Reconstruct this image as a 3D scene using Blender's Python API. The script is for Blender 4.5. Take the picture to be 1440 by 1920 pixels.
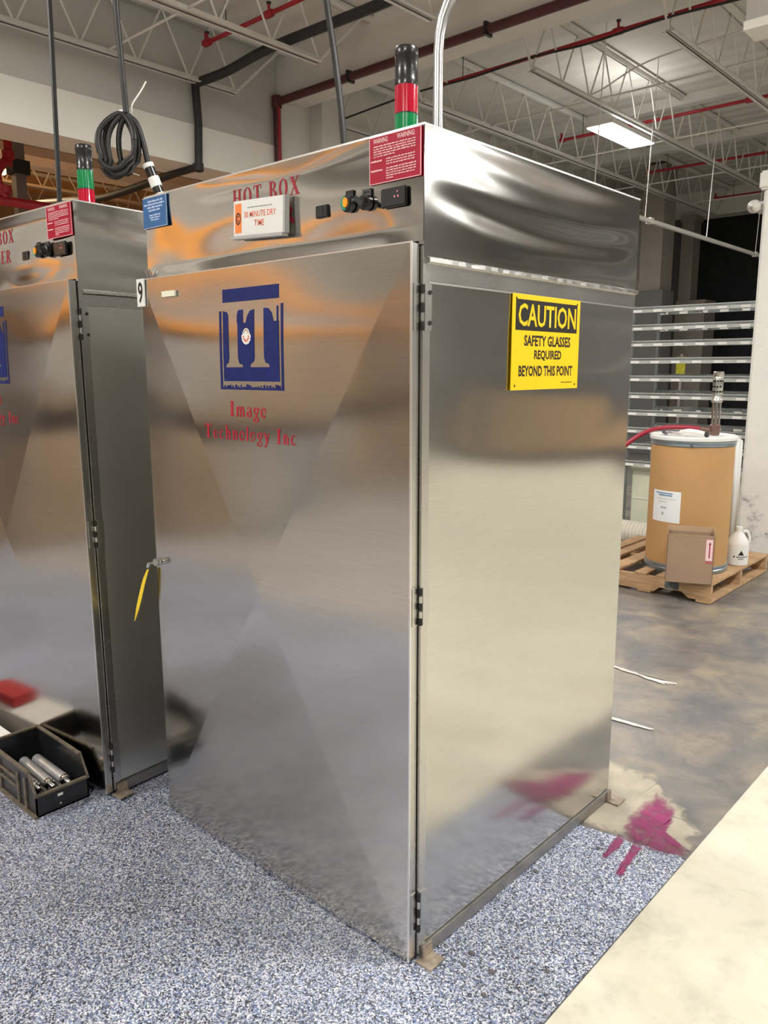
import bpy, bmesh, math, random
from mathutils import Vector, Matrix
random.seed(7)
for o in list(bpy.data.objects): bpy.data.objects.remove(o)
C = bpy.context.scene.collection
sc = bpy.context.scene
PI = math.pi
# ---------------------------------------------------------------- camera
cam = bpy.data.cameras.new('camera'); co = bpy.data.objects.new('camera', cam); C.objects.link(co)
cam.sensor_fit = 'VERTICAL'; cam.sensor_height = 24.0; cam.lens = 1482.26 / 1920 * 24.0
cam.clip_start = 0.02; cam.clip_end = 200
yaw, pitch, roll = -0.73684, 0.178666, -0.0019137
fw = Vector((math.sin(yaw)*math.cos(pitch), math.cos(yaw)*math.cos(pitch), -math.sin(pitch)))
rt = Vector((math.cos(yaw), -math.sin(yaw), 0)); up = rt.cross(fw)
r2 = rt*math.cos(roll) + up*math.sin(roll); u2 = up*math.cos(roll) - rt*math.sin(roll)
m = Matrix((r2, u2, -fw)).transposed().to_4x4(); m.translation = Vector((1.20994, -1.47189, 1.58763))
co.matrix_world = m; sc.camera = co
# ---------------------------------------------------------------- world, exposure
w = bpy.data.worlds.new('world'); sc.world = w; w.use_nodes = True
w.node_tree.nodes['Background'].inputs[0].default_value = (0.9, 0.93, 1, 1)
w.node_tree.nodes['Background'].inputs[1].default_value = 0.02
sc.view_settings.view_transform = 'Standard'; sc.view_settings.look = 'None'
sc.view_settings.exposure = -0.55; sc.view_settings.gamma = 1.0; sc.view_settings.use_curve_mapping = False
# ceiling light fixtures: (x, y, z, power W, colour) ; built further down with their lamps
COOL = (1.0, 0.985, 0.95); WARM = (1.0, 0.76, 0.48)
FIX_MAIN = [(-3.78, 8.55, 4.50, 170), (-3.0, 1.3, 4.62, 230), (-3.4, -4.2, 4.62, 310), (2.0, 1.6, 4.62, 270),
            (2.0, -4.2, 4.62, 280), (2.4, 8.55, 4.50, 300), (6.4, 1.6, 4.62, 260), (6.4, 8.0, 4.50, 240),
            (-3.0, -9.5, 4.62, 160), (2.0, -9.5, 4.62, 160)]
FIX_WARM = [(-9.4, -2.0, 4.35, 260), (-10.8, 3.2, 4.35, 190)]

# ================================================================ material helpers
MATS = {}
def nt(name):
    mt = bpy.data.materials.new(name); mt.use_nodes = True
    t = mt.node_tree; b = t.nodes['Principled BSDF']
    return mt, t, b
def N(t, typ, **kw):
    n = t.nodes.new(typ)
    for k, v in kw.items():
        if k.startswith('i_'):
            key = k[2:]; key = int(key) if key.isdigit() else key.replace('_', ' ')
            n.inputs[key].default_value = v
        else: setattr(n, k, v)
    return n
def ramp(t, fac, stops, interp='LINEAR'):
    r = t.nodes.new('ShaderNodeValToRGB'); r.color_ramp.interpolation = interp
    e = r.color_ramp.elements
    while len(e) > 1: e.remove(e[0])
    e[0].position = stops[0][0]; e[0].color = (*stops[0][1], 1)
    for p, c in stops[1:]:
        q = e.new(p); q.color = (*c, 1)
    t.links.new(fac, r.inputs[0]); return r
def obco(t, scale=(1, 1, 1)):
    tc = N(t, 'ShaderNodeTexCoord'); mp = N(t, 'ShaderNodeMapping'); mp.inputs['Scale'].default_value = scale
    t.links.new(tc.outputs['Object'], mp.inputs[0]); return mp.outputs[0]
def noise(t, vec, scale, detail=4, rough=.55, dist=0):
    n = N(t, 'ShaderNodeTexNoise'); n.inputs['Scale'].default_value = scale; n.inputs['Detail'].default_value = detail
    n.inputs['Roughness'].default_value = rough; n.inputs['Distortion'].default_value = dist
    t.links.new(vec, n.inputs['Vector']); return n.outputs['Fac']
def mixc(t, f, a, b, mode='MIX'):
    n = N(t, 'ShaderNodeMix', data_type='RGBA', blend_type=mode)
    for s, v in ((0, f), (6, a), (7, b)):
        if isinstance(v, (int, float)): n.inputs[s].default_value = v
        elif isinstance(v, tuple): n.inputs[s].default_value = (*v, 1)
        else: t.links.new(v, n.inputs[s])
    return n.outputs[2]
def bump(t, b, h, strength=.2, dist=.01):
    n = N(t, 'ShaderNodeBump'); n.inputs['Strength'].default_value = strength; n.inputs['Distance'].default_value = dist
    t.links.new(h, n.inputs['Height']); t.links.new(n.outputs[0], b.inputs['Normal'])
def plain(name, col, rough=.5, metal=0, coat=0, var=0.0, vs=6, spec=.5, bstr=0, bs=80):
    if name in MATS: return MATS[name]
    mt, t, b = nt(name)
    b.inputs['Base Color'].default_value = (*col, 1); b.inputs['Roughness'].default_value = rough
    b.inputs['Metallic'].default_value = metal; b.inputs['Coat Weight'].default_value = coat
    b.inputs['Specular IOR Level'].default_value = spec
    v = obco(t)
    f = noise(t, v, vs, 5)
    lo = tuple(c*(1-var) for c in col); hi = tuple(min(1, c*(1+var)) for c in col)
    r = ramp(t, f, [(.3, lo), (.7, hi)]); t.links.new(r.outputs[0], b.inputs['Base Color'])
    if bstr: bump(t, b, noise(t, v, bs, 3), bstr, .004)
    MATS[name] = mt; return mt
def steel(name, col=(.60, .585, .56), rough=.17, aniso=.55, rv=.05, smudge=.04, bst=.03, grain=(1, 1, 60)):
    mt, t, b = nt(name)
    b.inputs['Metallic'].default_value = 1
    v = obco(t)
    sm = noise(t, v, 2.2, 6, .6, .4)
    r = ramp(t, sm, [(.3, tuple(c*(1-smudge) for c in col)), (.7, col)])
    gv = obco(t, grain); gr = noise(t, gv, 9, 3, .6)
    t.links.new(mixc(t, .10, r.outputs[0], ramp(t, gr, [(.3, (.25, .24, .23)), (.7, (.85, .84, .82))]).outputs[0]), b.inputs['Base Color'])
    mr = N(t, 'ShaderNodeMapRange'); mr.inputs['From Min'].default_value = .3; mr.inputs['From Max'].default_value = .7
    mr.inputs['To Min'].default_value = rough-rv; mr.inputs['To Max'].default_value = rough+rv
    t.links.new(sm, mr.inputs[0]); t.links.new(mr.outputs[0], b.inputs['Roughness'])
    if aniso:
        b.inputs['Anisotropic'].default_value = aniso
        tg = N(t, 'ShaderNodeTangent', direction_type='UV_MAP'); tg.uv_map = 'UVMap'
        t.links.new(tg.outputs[0], b.inputs['Tangent'])
    bump(t, b, gr, bst, .001)
    MATS[name] = mt; return mt

S_HEAD = steel('steel_header', rough=.115, aniso=.3, bst=.012, rv=.01)
S_DOOR = steel('steel_door', col=(.53, .51, .475), rough=.145, aniso=.5, bst=.02, rv=.012)
S_SIDE = steel('steel_side', rough=.15, aniso=.5, bst=.02, rv=.012, col=(.60, .59, .56))
S_SIDE2 = steel('steel_side_dull', rough=.34, aniso=.5, bst=.03, rv=.02, col=(.70, .69, .65))
S_TRIM = steel('steel_trim', rough=.28, aniso=0, bst=.05)
S_RIM = plain('steel_cut_edge', (.82, .81, .79), .3, 1)
DARKGAP = plain('dark_gap', (.015, .014, .013), .8)
BLACK = plain('black_rubber', (.012, .012, .013), .42, var=.2)
BLACKP = plain('black_plastic', (.014, .014, .016), .28, coat=.2)
BLACKM = plain('black_insulation', (.02, .02, .023), .6, var=.3, vs=20, bstr=.3, bs=40)
WHITEP = plain('white_plastic', (.82, .82, .79), .4)
CHROME = plain('chrome', (.75, .75, .76), .15, 1, var=.1)
GALV = plain('galvanised_conduit', (.62, .62, .63), .3, 1, var=.15)
PAINT = plain('white_painted_steel', (.70, .685, .645), .5, var=.06, vs=3)
REDPIPE = plain('red_painted_pipe', (.36, .012, .022), .4, var=.15, vs=4)
MAROON = plain('maroon_pipe', (.075, .014, .018), .45, var=.2)
WALLM = plain('painted_wall_white', (.68, .655, .60), .65, var=.05, vs=1.5, bstr=.1)
WALLD = plain('upper_wall_grey', (.50, .48, .44), .7, var=.06, vs=1.2, bstr=.1)
FASC = plain('fascia_cream', (.78, .755, .69), .6, var=.03, vs=1.2)
REDINK = plain('red_lettering', (.33, .004, .02), .4)
REDDOOR = plain('crimson_door_lettering', (.42, .008, .03), .4)
BLUEINK = plain('blue_logo_print', (.006, .015, .12), .5, var=.25, vs=30, spec=.3)
YEL = plain('yellow_sign', (.86, .56, .0), .4)
BLK = plain('black_print', (.012, .01, .008), .4)
WHT = plain('white_print', (.85, .84, .80), .4)
REDS = plain('red_sign', (.38, .002, .028), .5, spec=.3)
PINKP = plain('pink_white_print', (.95, .62, .64), .4)
BLUES = plain('blue_sign', (.02, .12, .33), .35, coat=.2)
ORNG = plain('orange_print', (.95, .25, .06), .4)

def mat_deck(name, c1, c2):
    mt, t, b = nt(name); v = obco(t)
    f = noise(t, v, .7, 5)
    r = ramp(t, f, [(.3, c1), (.7, c2)])
    wv = N(t, 'ShaderNodeTexWave', wave_type='BANDS', bands_direction='Y'); wv.inputs['Scale'].default_value = 1.05
    wv.inputs['Distortion'].default_value = .0
    t.links.new(v, wv.inputs['Vector']); t.links.new(r.outputs[0], b.inputs['Base Color'])
    b.inputs['Roughness'].default_value = .7
    bump(t, b, wv.outputs['Fac'], .5, .03); return mt
DECK = mat_deck('painted_roof_deck', (.60, .58, .53), (.68, .66, .61))
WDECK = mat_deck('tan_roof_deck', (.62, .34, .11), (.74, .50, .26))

def mat_speckle():
    mt, t, b = nt('speckled_epoxy_flake'); v = obco(t)
    vo = N(t, 'ShaderNodeTexVoronoi', feature='F1'); vo.inputs['Scale'].default_value = 260; t.links.new(v, vo.inputs['Vector'])
    sp = N(t, 'ShaderNodeSeparateColor'); t.links.new(vo.outputs['Color'], sp.inputs[0])
    r = ramp(t, sp.outputs[0], [(0, (.03, .033, .05)), (.19, (.13, .14, .18)), (.37, (.15, .21, .40)), (.50, (.32, .36, .49)),
                                (.66, (.52, .54, .63)), (.88, (.76, .77, .82))], 'CONSTANT')
    big = noise(t, v, 1.6, 6, .6)
    dirt = ramp(t, big, [(.32, (.66, .65, .62)), (.62, (1, 1, 1))])
    c = mixc(t, 1.0, r.outputs[0], dirt.outputs[0], 'MULTIPLY')
    sm = noise(t, v, 38, 3, .6)
    c = mixc(t, ramp(t, sm, [(.68, (0, 0, 0)), (.8, (.7, .7, .7))]).outputs[0], c, (.16, .16, .2))
    blu = noise(t, v, 9, 2, .5)
    c = mixc(t, ramp(t, blu, [(.74, (0, 0, 0)), (.78, (.8, .8, .8))]).outputs[0], c, (.08, .08, .30))
    t.links.new(c, b.inputs['Base Color']); b.inputs['Roughness'].default_value = .42
    bump(t, b, sp.outputs[1], .25, .001); return mt
def mat_conc(name, c1, c2, c3, rough=.45, sc1=1.4, mott=.8):
    mt, t, b = nt(name); v = obco(t)
    a = noise(t, v, sc1, 8, .62, .6); d = noise(t, v, 6.5, 8, .68, .3)
    r = ramp(t, a, [(.34, c1), (.50, c2), (.66, c3)])
    r2_ = ramp(t, d, [(.30, (.55, .55, .56)), (.5, (1, 1, 1)), (.72, (1.0, .93, .82))])
    c = mixc(t, mott, r.outputs[0], r2_.outputs[0], 'MULTIPLY')
    fl = noise(t, v, 42, 4, .7); c = mixc(t, ramp(t, fl, [(.66, (0, 0, 0)), (.74, (.45, .45, .45))]).outputs[0], c, tuple(q*.45 for q in c1))
    t.links.new(c, b.inputs['Base Color'])
    mr = N(t, 'ShaderNodeMapRange'); mr.inputs['To Min'].default_value = rough-.15; mr.inputs['To Max'].default_value = rough+.2
    t.links.new(d, mr.inputs[0]); t.links.new(mr.outputs[0], b.inputs['Roughness'])
    bump(t, b, d, .15, .003); return mt
SPECK = mat_speckle()
CONC = mat_conc('dark_mottled_concrete', (.12, .12, .13), (.185, .17, .155), (.29, .245, .185), .36, 2.6)
LANE = mat_conc('cream_painted_walkway', (.52, .485, .385), (.595, .56, .46), (.63, .60, .51), .5, 3.0, .45)
WFLR = mat_conc('brown_concrete', (.20, .14, .10), (.32, .24, .18), (.42, .33, .25), .5, 1.2)
TANF = mat_conc('bare_tan_concrete', (.30, .25, .19), (.46, .41, .33), (.60, .54, .45), .6, 6)
def mat_worn(name, col, lo, hi, scale=14, rough=.5):
    mt, t, b = nt(name); v = obco(t)
    f = noise(t, v, scale, 7, .7, .5)
    b.inputs['Base Color'].default_value = (*col, 1); b.inputs['Roughness'].default_value = rough
    g = noise(t, v, 5, 4)
    t.links.new(ramp(t, g, [(.3, tuple(c*.7 for c in col)), (.7, tuple(min(1, c*1.3) for c in col))]).outputs[0], b.inputs['Base Color'])
    at = N(t, 'ShaderNodeAttribute'); at.attribute_name = 'fade'
    ad = N(t, 'ShaderNodeMath', operation='MULTIPLY_ADD'); ad.inputs[1].default_value = .62; ad.inputs[2].default_value = -.31
    t.links.new(at.outputs['Fac'], ad.inputs[0]); sm = N(t, 'ShaderNodeMath', operation='ADD'); t.links.new(f, sm.inputs[0]); t.links.new(ad.outputs[0], sm.inputs[1])
    t.links.new(ramp(t, sm.outputs[0], [(lo, (0, 0, 0)), (hi, (.92, .92, .92))]).outputs[0], b.inputs['Alpha']); return mt
PINK = mat_worn('magenta_paint_spill', (.235, .018, .105), .44, .88, 20)
TANW = mat_worn('bare_tan_concrete_patch', (.40, .355, .285), .40, .66, 9, .6)
WLINE = mat_worn('worn_white_paint', (.74, .70, .67), .50, .62, 24)
def mat_wood():
    mt, t, b = nt('pallet_wood'); v = obco(t, (1.2, 9, 9))
    f = noise(t, v, 3, 6, .6, .8)
    t.links.new(ramp(t, f, [(.3, (.34, .20, .10)), (.55, (.52, .33, .18)), (.75, (.66, .47, .29))]).outputs[0], b.inputs['Base Color'])
    b.inputs['Roughness'].default_value = .8; bump(t, b, f, .3, .004); return mt
WOOD = mat_wood()
KRAFT = plain('kraft_fibre', (.50, .285, .115), .6, var=.07, vs=2)
CARD = plain('brown_cardboard', (.36, .245, .165), .8, var=.07, vs=4)
def emis(name, col, st):
    mt, t, b = nt(name); b.inputs['Base Color'].default_value = (0, 0, 0, 1)
    b.inputs['Emission Color'].default_value = (*col, 1); b.inputs['Emission Strength'].default_value = st; return mt

# ================================================================ geometry helpers
def tag(o, label, cat, group=None, kind=None):
    if label: o['label'] = label
    if cat: o['category'] = cat
    if group: o['group'] = group
    if kind: o['kind'] = kind
    return o
def empty(name, loc, label=None, cat=None, group=None, rz=0):
    o = bpy.data.objects.new(name, None); C.objects.link(o); o.location = loc; o.rotation_euler = (0, 0, rz)
    o.empty_display_size = .1
    return tag(o, label, cat, group)
def rel(parent, loc):                                   # all part meshes are written in the space of their top-level thing
    return loc
def link(name, me, mat, parent=None, smooth=False):
    o = bpy.data.objects.new(name, me); C.objects.link(o)
    if mat: me.materials.append(mat)
    if parent: o.parent = parent
    if smooth:
        for p in me.polygons: p.use_smooth = True
    return o
class MB:
    def __init__(s): s.v = []; s.f = []; s.uv = None
    def add(s, vs, fs):
        k = len(s.v); s.v += [tuple(x) for x in vs]; s.f += [tuple(i+k for i in f) for f in fs]; return s
    def box(s, x0, x1, y0, y1, z0, z1):
        v = [(x, y, z) for z in (z0, z1) for y in (y0, y1) for x in (x0, x1)]
        return s.add(v, [(0, 2, 3, 1), (4, 5, 7, 6), (0, 1, 5, 4), (2, 6, 7, 3), (0, 4, 6, 2), (1, 3, 7, 5)])
    def obox(s, a, b, w, h, upv=(0, 0, 1)):             # bar from a to b, w wide, h high
        a = Vector(a); b = Vector(b); d = (b-a).normalized(); upv = Vector(upv)
        if abs(d.dot(upv)) > .99: upv = Vector((1, 0, 0))
        r = d.cross(upv).normalized(); u = r.cross(d)
        v = [p + r*sx*w/2 + u*sz*h/2 for p in (a, b) for sz in (-1, 1) for sx in (-1, 1)]
        return s.add(v, [(0, 1, 3, 2), (4, 6, 7, 5), (0, 4, 5, 1), (2, 3, 7, 6), (0, 2, 6, 4), (1, 5, 7, 3)])
    def tube(s, pts, r, n=8, cap=True):
        pts = [Vector(p) for p in pts]; rs = r if isinstance(r, (list, tuple)) else [r]*len(pts)
        k = len(pts); T = []
        for i in range(k):
            a = pts[max(0, i-1)]; b = pts[min(k-1, i+1)]; T.append((b-a).normalized())
        ref = Vector((0, 0, 1)) if abs(T[0].z) < .9 else Vector((1, 0, 0))
        nrm = T[0].cross(ref).normalized(); vs = []
        for i in range(k):
            nrm = (nrm - T[i]*nrm.dot(T[i])).normalized(); bn = T[i].cross(nrm)
            for j in range(n):
                a = 2*PI*j/n; vs.append(pts[i] + (nrm*math.cos(a)+bn*math.sin(a))*rs[i])
        fs = [(i*n+j, i*n+(j+1) % n, (i+1)*n+(j+1) % n, (i+1)*n+j) for i in range(k-1) for j in range(n)]
        if cap: fs += [tuple(range(n))[::-1], tuple((k-1)*n+j for j in range(n))]
        return s.add(vs, fs)
    def lathe(s, prof, cx=0, cy=0, n=32, axis='z', o=(0, 0, 0)):
        vs = []
        for (r, h) in prof:
            for j in range(n):
                a = 2*PI*j/n; p = (r*math.cos(a), r*math.sin(a), h)
                if axis == 'x': p = (p[2], p[0], p[1])
                if axis == 'y': p = (p[0], p[2], -p[1])
                vs.append((p[0]+cx+o[0], p[1]+cy+o[1], p[2]+o[2]))
        k = len(prof)
        fs = [(i*n+j, i*n+(j+1) % n, (i+1)*n+(j+1) % n, (i+1)*n+j) for i in range(k-1) for j in range(n)]
        fs += [tuple(range(n))[::-1], tuple((k-1)*n+j for j in range(n))]
        return s.add(vs, fs)
    def mesh(s, name):
        me = bpy.data.meshes.new(name); me.from_pydata(s.v, [], s.f); me.update()
        bm = bmesh.new(); bm.from_mesh(me); bmesh.ops.recalc_face_normals(bm, faces=bm.faces[:]); bm.to_mesh(me); bm.free()
        return me
    def obj(s, name, mat, parent=None, smooth=False, bevel=0, label=None):
        me = s.mesh(name)
        if bevel:
            bm = bmesh.new(); bm.from_mesh(me)
            bmesh.ops.bevel(bm, geom=[e for e in bm.edges if e.calc_face_angle(0) > .6], offset=bevel, segments=2, affect='EDGES', clamp_overlap=True)
            bm.to_mesh(me); bm.free()
        o = link(name, me, mat, parent)
        if smooth:
            for p in me.polygons: p.use_smooth = True
            try: me.set_sharp_from_angle(angle=math.radians(40))
            except Exception: pass
        if label: o['label'] = label
        return o
def struct(name, mb, mat, **k):
    o = mb.obj(name, mat, **k); o['kind'] = 'structure'; return o
def bez(pts, n=8):                                       # Catmull-Rom through pts
    P = [Vector(p) for p in pts]; P = [P[0]*2-P[1]] + P + [P[-1]*2-P[-2]]; out = []
    for i in range(1, len(P)-2):
        for k in range(n):
            t = k/n; a, b, c, d = P[i-1:i+3]
            out.append(.5*((2*b)+(c-a)*t+(2*a-5*b+4*c-d)*t*t+(3*b-a-3*c+d)*t**3))
    out.append(P[-2]); return out
# flat prints on vertical faces: polygons given in (u, z); face 'F' looks to -Y at y=c, face 'R' looks to +X at x=c
def to3(face, c, u, z): return (u, c, z) if face == 'F' else (c, u, z)
def flat(name, polys, face, c, mat, parent, thick=0.0006, label=None):
    mb = MB(); d = -thick if face == 'F' else thick
    for p in polys:
        n = len(p)
        vs = [to3(face, c+d, *q) for q in p] + [to3(face, c, *q) for q in p]
        mb.add(vs, [tuple(range(n))] + [(i, (i+1) % n, n+(i+1) % n, n+i) for i in range(n)])
    me = bpy.data.meshes.new(name); me.from_pydata(mb.v, [], mb.f); me.update()
    bm = bmesh.new(); bm.from_mesh(me); bmesh.ops.recalc_face_normals(bm, faces=bm.faces[:])
    want = Vector((0, -1, 0)) if face == 'F' else Vector((1, 0, 0))
    bm.to_mesh(me); bm.free()
    o = link(name, me, mat, parent)
    if label: o['label'] = label
    return o
def R_(x0, y0, x1, y1): return [(x0, y0), (x1, y0), (x1, y1), (x0, y1)]
def rot2(p, a, cx, cz): ca, sa = math.cos(a), math.sin(a); return [(cx+(x-cx)*ca-(z-cz)*sa, cz+(x-cx)*sa+(z-cz)*ca) for x, z in p]
def fit(polys, u0, z0, u1, z1, W=None, shear=0):
    xs = [q[0] for p in polys for q in p]; W = W or max(xs)
    return [[(u0+(u1-u0)*x/W, z0+(z1-z0)*y+shear*x/W) for x, y in p] for p in polys]
def sans(text, name, face, c, mat, parent, u0, z0, u1, z1, bold=0, rotz=0):  # built-in font stretched to a rectangle
    cu = bpy.data.curves.new('t', 'FONT'); cu.body = text; cu.resolution_u = 2; cu.offset = bold
    tmp = bpy.data.objects.new('t', cu); C.objects.link(tmp)
    bpy.context.view_layer.update()
    me = bpy.data.meshes.new_from_object(tmp.evaluated_get(bpy.context.evaluated_depsgraph_get()))
    bpy.data.objects.remove(tmp)
    xs = [v.co.x for v in me.vertices]; ys = [v.co.y for v in me.vertices]
    ax, bx, ay, by = min(xs), max(xs), min(ys), max(ys)
    for v in me.vertices:
        u = u0+(u1-u0)*(v.co.x-ax)/(bx-ax); z = z0+(z1-z0)*(v.co.y-ay)/(by-ay)
        if rotz:
            (u, z), = rot2([(u, z)], rotz[0], rotz[1], rotz[2])
        v.co = to3(face, c, u, z)
    me.name = name
    me.materials.clear()
    o = link(name, me, mat, parent); return o
def ring(cx, cy, rx, ry, ix, iy, a0=0, a1=360, n=18):
    out = []
    for k in range(n):
        a = math.radians(a0+(a1-a0)*k/n); b = math.radians(a0+(a1-a0)*(k+1)/n)
        out.append([(cx+rx*math.cos(a), cy+ry*math.sin(a)), (cx+rx*math.cos(b), cy+ry*math.sin(b)),
                    (cx+ix*math.cos(b), cy+iy*math.sin(b)), (cx+ix*math.cos(a), cy+iy*math.sin(a))])
    return out
def disc(cx, cy, rx, ry, n=20): return [[(cx+rx*math.cos(2*PI*k/n), cy+ry*math.sin(2*PI*k/n)) for k in range(n)]]
# serif glyphs: cap height 1, x height .68, returns (polys, width)
def G(ch):
    r = R_; s = .045
    if ch == 'H': return [r(.1, 0, .27, 1), r(.53, 0, .70, 1), r(.27, .48, .53, .54), r(.02, 0, .35, s), r(.02, 1-s, .35, 1), r(.45, 0, .78, s), r(.45, 1-s, .78, 1)], .82
    if ch == 'O': return ring(.36, .5, .34, .51, .17, .46), .76
    if ch == 'T': return [r(.25, 0, .42, 1), r(.02, .94, .65, 1), r(.02, .76, .06, 1), r(.61, .76, .65, 1), r(.16, 0, .51, s)], .70
    if ch == 'B': return [r(.1, 0, .27, 1), r(.02, 0, .3, s), r(.02, 1-s, .3, 1)] + ring(.29, .75, .28, .25, .13, .2, -90, 90, 9) + ring(.29, .265, .34, .265, .17, .215, -90, 90, 9), .70
    if ch == 'X': return [[(.05, 1), (.25, 1), (.72, 0), (.52, 0)], [(.58, 1), (.64, 1), (.12, 0), (.06, 0)], r(0, 1-s, .33, 1), r(.45, 1-s, .74, 1), r(-.02, 0, .26, s), r(.42, 0, .78, s)], .80
    if ch == 'D': return [r(.1, 0, .27, 1), r(.02, 0, .3, s), r(.02, 1-s, .3, 1)] + ring(.27, .5, .43, .5, .25, .45, -90, 90, 12), .76
    if ch == 'R': return [r(.1, 0, .27, 1), r(.02, 0, .36, s), r(.02, 1-s, .3, 1), [(.3, .5), (.45, .5), (.74, 0), (.56, 0)]] + ring(.29, .74, .30, .26, .14, .21, -90, 90, 9), .78
    if ch == 'Y': return [r(.28, 0, .44, .5), [(.04, 1), (.23, 1), (.44, .45), (.28, .45)], [(.60, 1), (.66, 1), (.42, .45), (.36, .45)], r(0, 1-s, .3, 1), r(.48, 1-s, .74, 1), r(.18, 0, .54, s)], .74
    if ch == 'E': return [r(.1, 0, .27, 1), r(.02, 0, .6, .05), r(.02, .95, .58, 1), r(.27, .49, .45, .54), r(.56, 0, .6, .24), r(.54, .78, .58, 1), r(.42, .4, .45, .63)], .66
    if ch == 'I': return [r(.08, 0, .25, 1), r(0, 0, .33, s), r(0, 1-s, .33, 1)], .38
    if ch in 'nhm':
        top = 1 if ch == 'h' else .66
        p = [r(.06, 0, .18, top)] + ring(.27, .42, .16, .26, .05, .2, 0, 180, 8) + [r(.31, 0, .43, .44)]
        if ch == 'm': return p + ring(.52, .42, .16, .26, .05, .2, 0, 180, 8) + [r(.56, 0, .68, .44)], .76
        return p + [r(.0, top-.04, .1, top)], .50
    if ch == 'a': return ring(.2, .19, .19, .2, .08, .14) + ring(.2, .46, .17, .21, .09, .16, 0, 160, 8) + [r(.27, 0, .38, .48)], .44
    if ch == 'g': return ring(.22, .44, .2, .23, .09, .17) + ring(.22, -.14, .22, .17, .11, .11) + [r(.2, .02, .3, .24), r(.34, .56, .48, .64)], .48
    if ch == 'e': return ring(.21, .33, .21, .34, .09, .28, 20, 330, 16) + [r(.1, .33, .40, .38)], .46
    if ch == 'c': return ring(.21, .33, .21, .34, .09, .28, 50, 320, 14), .42
    if ch == 'o': return ring(.22, .33, .22, .34, .10, .28), .48
    if ch == 'l': return [r(.04, 0, .16, 1)], .22
    if ch == 'y': return [[(.0, .66), (.14, .66), (.32, 0), (.22, -.08)], [(.36, .66), (.42, .66), (.18, -.3), (.1, -.3)]] + disc(.1, -.24, .06, .07, 8), .46
    return [], .34
def serif(text, gap=.07):
    x = 0; out = []
    for ch in text:
        p, wd = G(ch); out += [[(a+x, b) for a, b in q] for q in p]; x += wd+gap
    return out, x-gap
def serif_obj(name, text, face, c, mat, parent, u0, z0, u1, cap, gap=.07, wear=0, seed=1):
    p, W = serif(text, gap)
    q = [[(u0+(u1-u0)*x/W, z0+cap*y) for x, y in g] for g in p]
    if wear:
        rg = random.Random(seed); q = [g for g in q if rg.random() > wear]
    return flat(name, q, face, c, mat, parent, .0003)
def scribble(x0, x1, z0, z1, rg, wmin=.006, wmax=.016, gap=.003):    # unreadable small print: word-long dashes
    out = []; x = x0
    while x < x1-.002:
        wd = min(rg.uniform(wmin, wmax), x1-x); y = z0; k = x
        while k < x+wd-.0006:
            s = rg.uniform(.0011, .0022); h = rg.uniform(.55, 1)
            out.append(R_(k, z0, min(k+s, x+wd), z0+(z1-z0)*h)); k += s+.0005
        x += wd+gap
    return out
# wavy sheet slab: u,v in [0,1]; disp pushes outwards
def sheet(name, face, c, u0, u1, z0, z1, disp, mat, parent, nu=60, nv=60, t=.004, out=None):
    sgn = -1 if face == 'F' else 1
    if out is not None: sgn = out
    vs = []; uvs = []
    for j in range(nv+1):
        for i in range(nu+1):
            u = i/nu; v = j/nv; d = disp(u, v)
            vs.append(to3(face, c+sgn*d, u0+(u1-u0)*u, z0+(z1-z0)*v)); uvs.append((u0+(u1-u0)*u, z0+(z1-z0)*v))
    fs = [(j*(nu+1)+i, j*(nu+1)+i+1, (j+1)*(nu+1)+i+1, (j+1)*(nu+1)+i) for j in range(nv) for i in range(nu)]
    flip = (face == 'F' and sgn == 1) or (face == 'R' and sgn == -1)
    if flip: fs = [f[::-1] for f in fs]
    nf = len(fs); k = len(vs)
    bnd = [i for i in range(nu+1)] + [(j+1)*(nu+1)-1 for j in range(1, nv+1)] + [nv*(nu+1)+i for i in range(nu-1, -1, -1)] + [j*(nu+1) for j in range(nv-1, 0, -1)]
    for b in bnd:                                             # skirt with its own vertices keeps the edge crisp
        x = vs[b]; vs.append(x); uvs.append(uvs[b])
    for b in bnd:
        x = list(vs[b]); x[1 if face == 'F' else 0] = c-sgn*t; vs.append(tuple(x)); uvs.append(uvs[b])
    n = len(bnd)
    for i in range(n):
        f = (k+i, k+n+i, k+n+(i+1) % n, k+(i+1) % n); fs.append(f if not flip else f[::-1])
    fs.append(tuple(k+n+i for i in range(n))[::1 if flip else -1])
    me = bpy.data.meshes.new(name); me.from_pydata(vs, [], fs); me.update()
    ul = me.uv_layers.new(name='UVMap')
    for p in me.polygons:
        p.use_smooth = p.index < nf
        for li in p.loop_indices: ul.data[li].uv = uvs[me.loops[li].vertex_index]
    return link(name, me, mat, parent)

def drape(o, face, fn, off=.0007, step=.012):
    """cut a flat print into small cells and lay it on the bent sheet below it"""
    me = o.data; bm = bmesh.new(); bm.from_mesh(me)
    want = 1 if face == 'F' else 0; sg = -1 if face == 'F' else 1
    ext = [v.co[want]*sg for v in bm.verts]; mx = max(ext)
    bmesh.ops.delete(bm, geom=[f for f in bm.faces if min(v.co[want]*sg for v in f.verts) < mx-1e-5], context='FACES')
    ua = 0 if face == 'F' else 1
    for ax in (ua, 2):
        lo = min(v.co[ax] for v in bm.verts); hi = max(v.co[ax] for v in bm.verts); x = lo+step
        nrm = Vector((0, 0, 0)); nrm[ax] = 1
        while x < hi:
            c0 = Vector((0, 0, 0)); c0[ax] = x
            bmesh.ops.bisect_plane(bm, geom=bm.verts[:]+bm.edges[:]+bm.faces[:], plane_co=c0, plane_no=nrm); x += step
    for v in bm.verts: v.co[want] = fn(v.co[ua], v.co[2]) + sg*off
    bm.to_mesh(me); bm.free(); me.update(); return o
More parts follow.
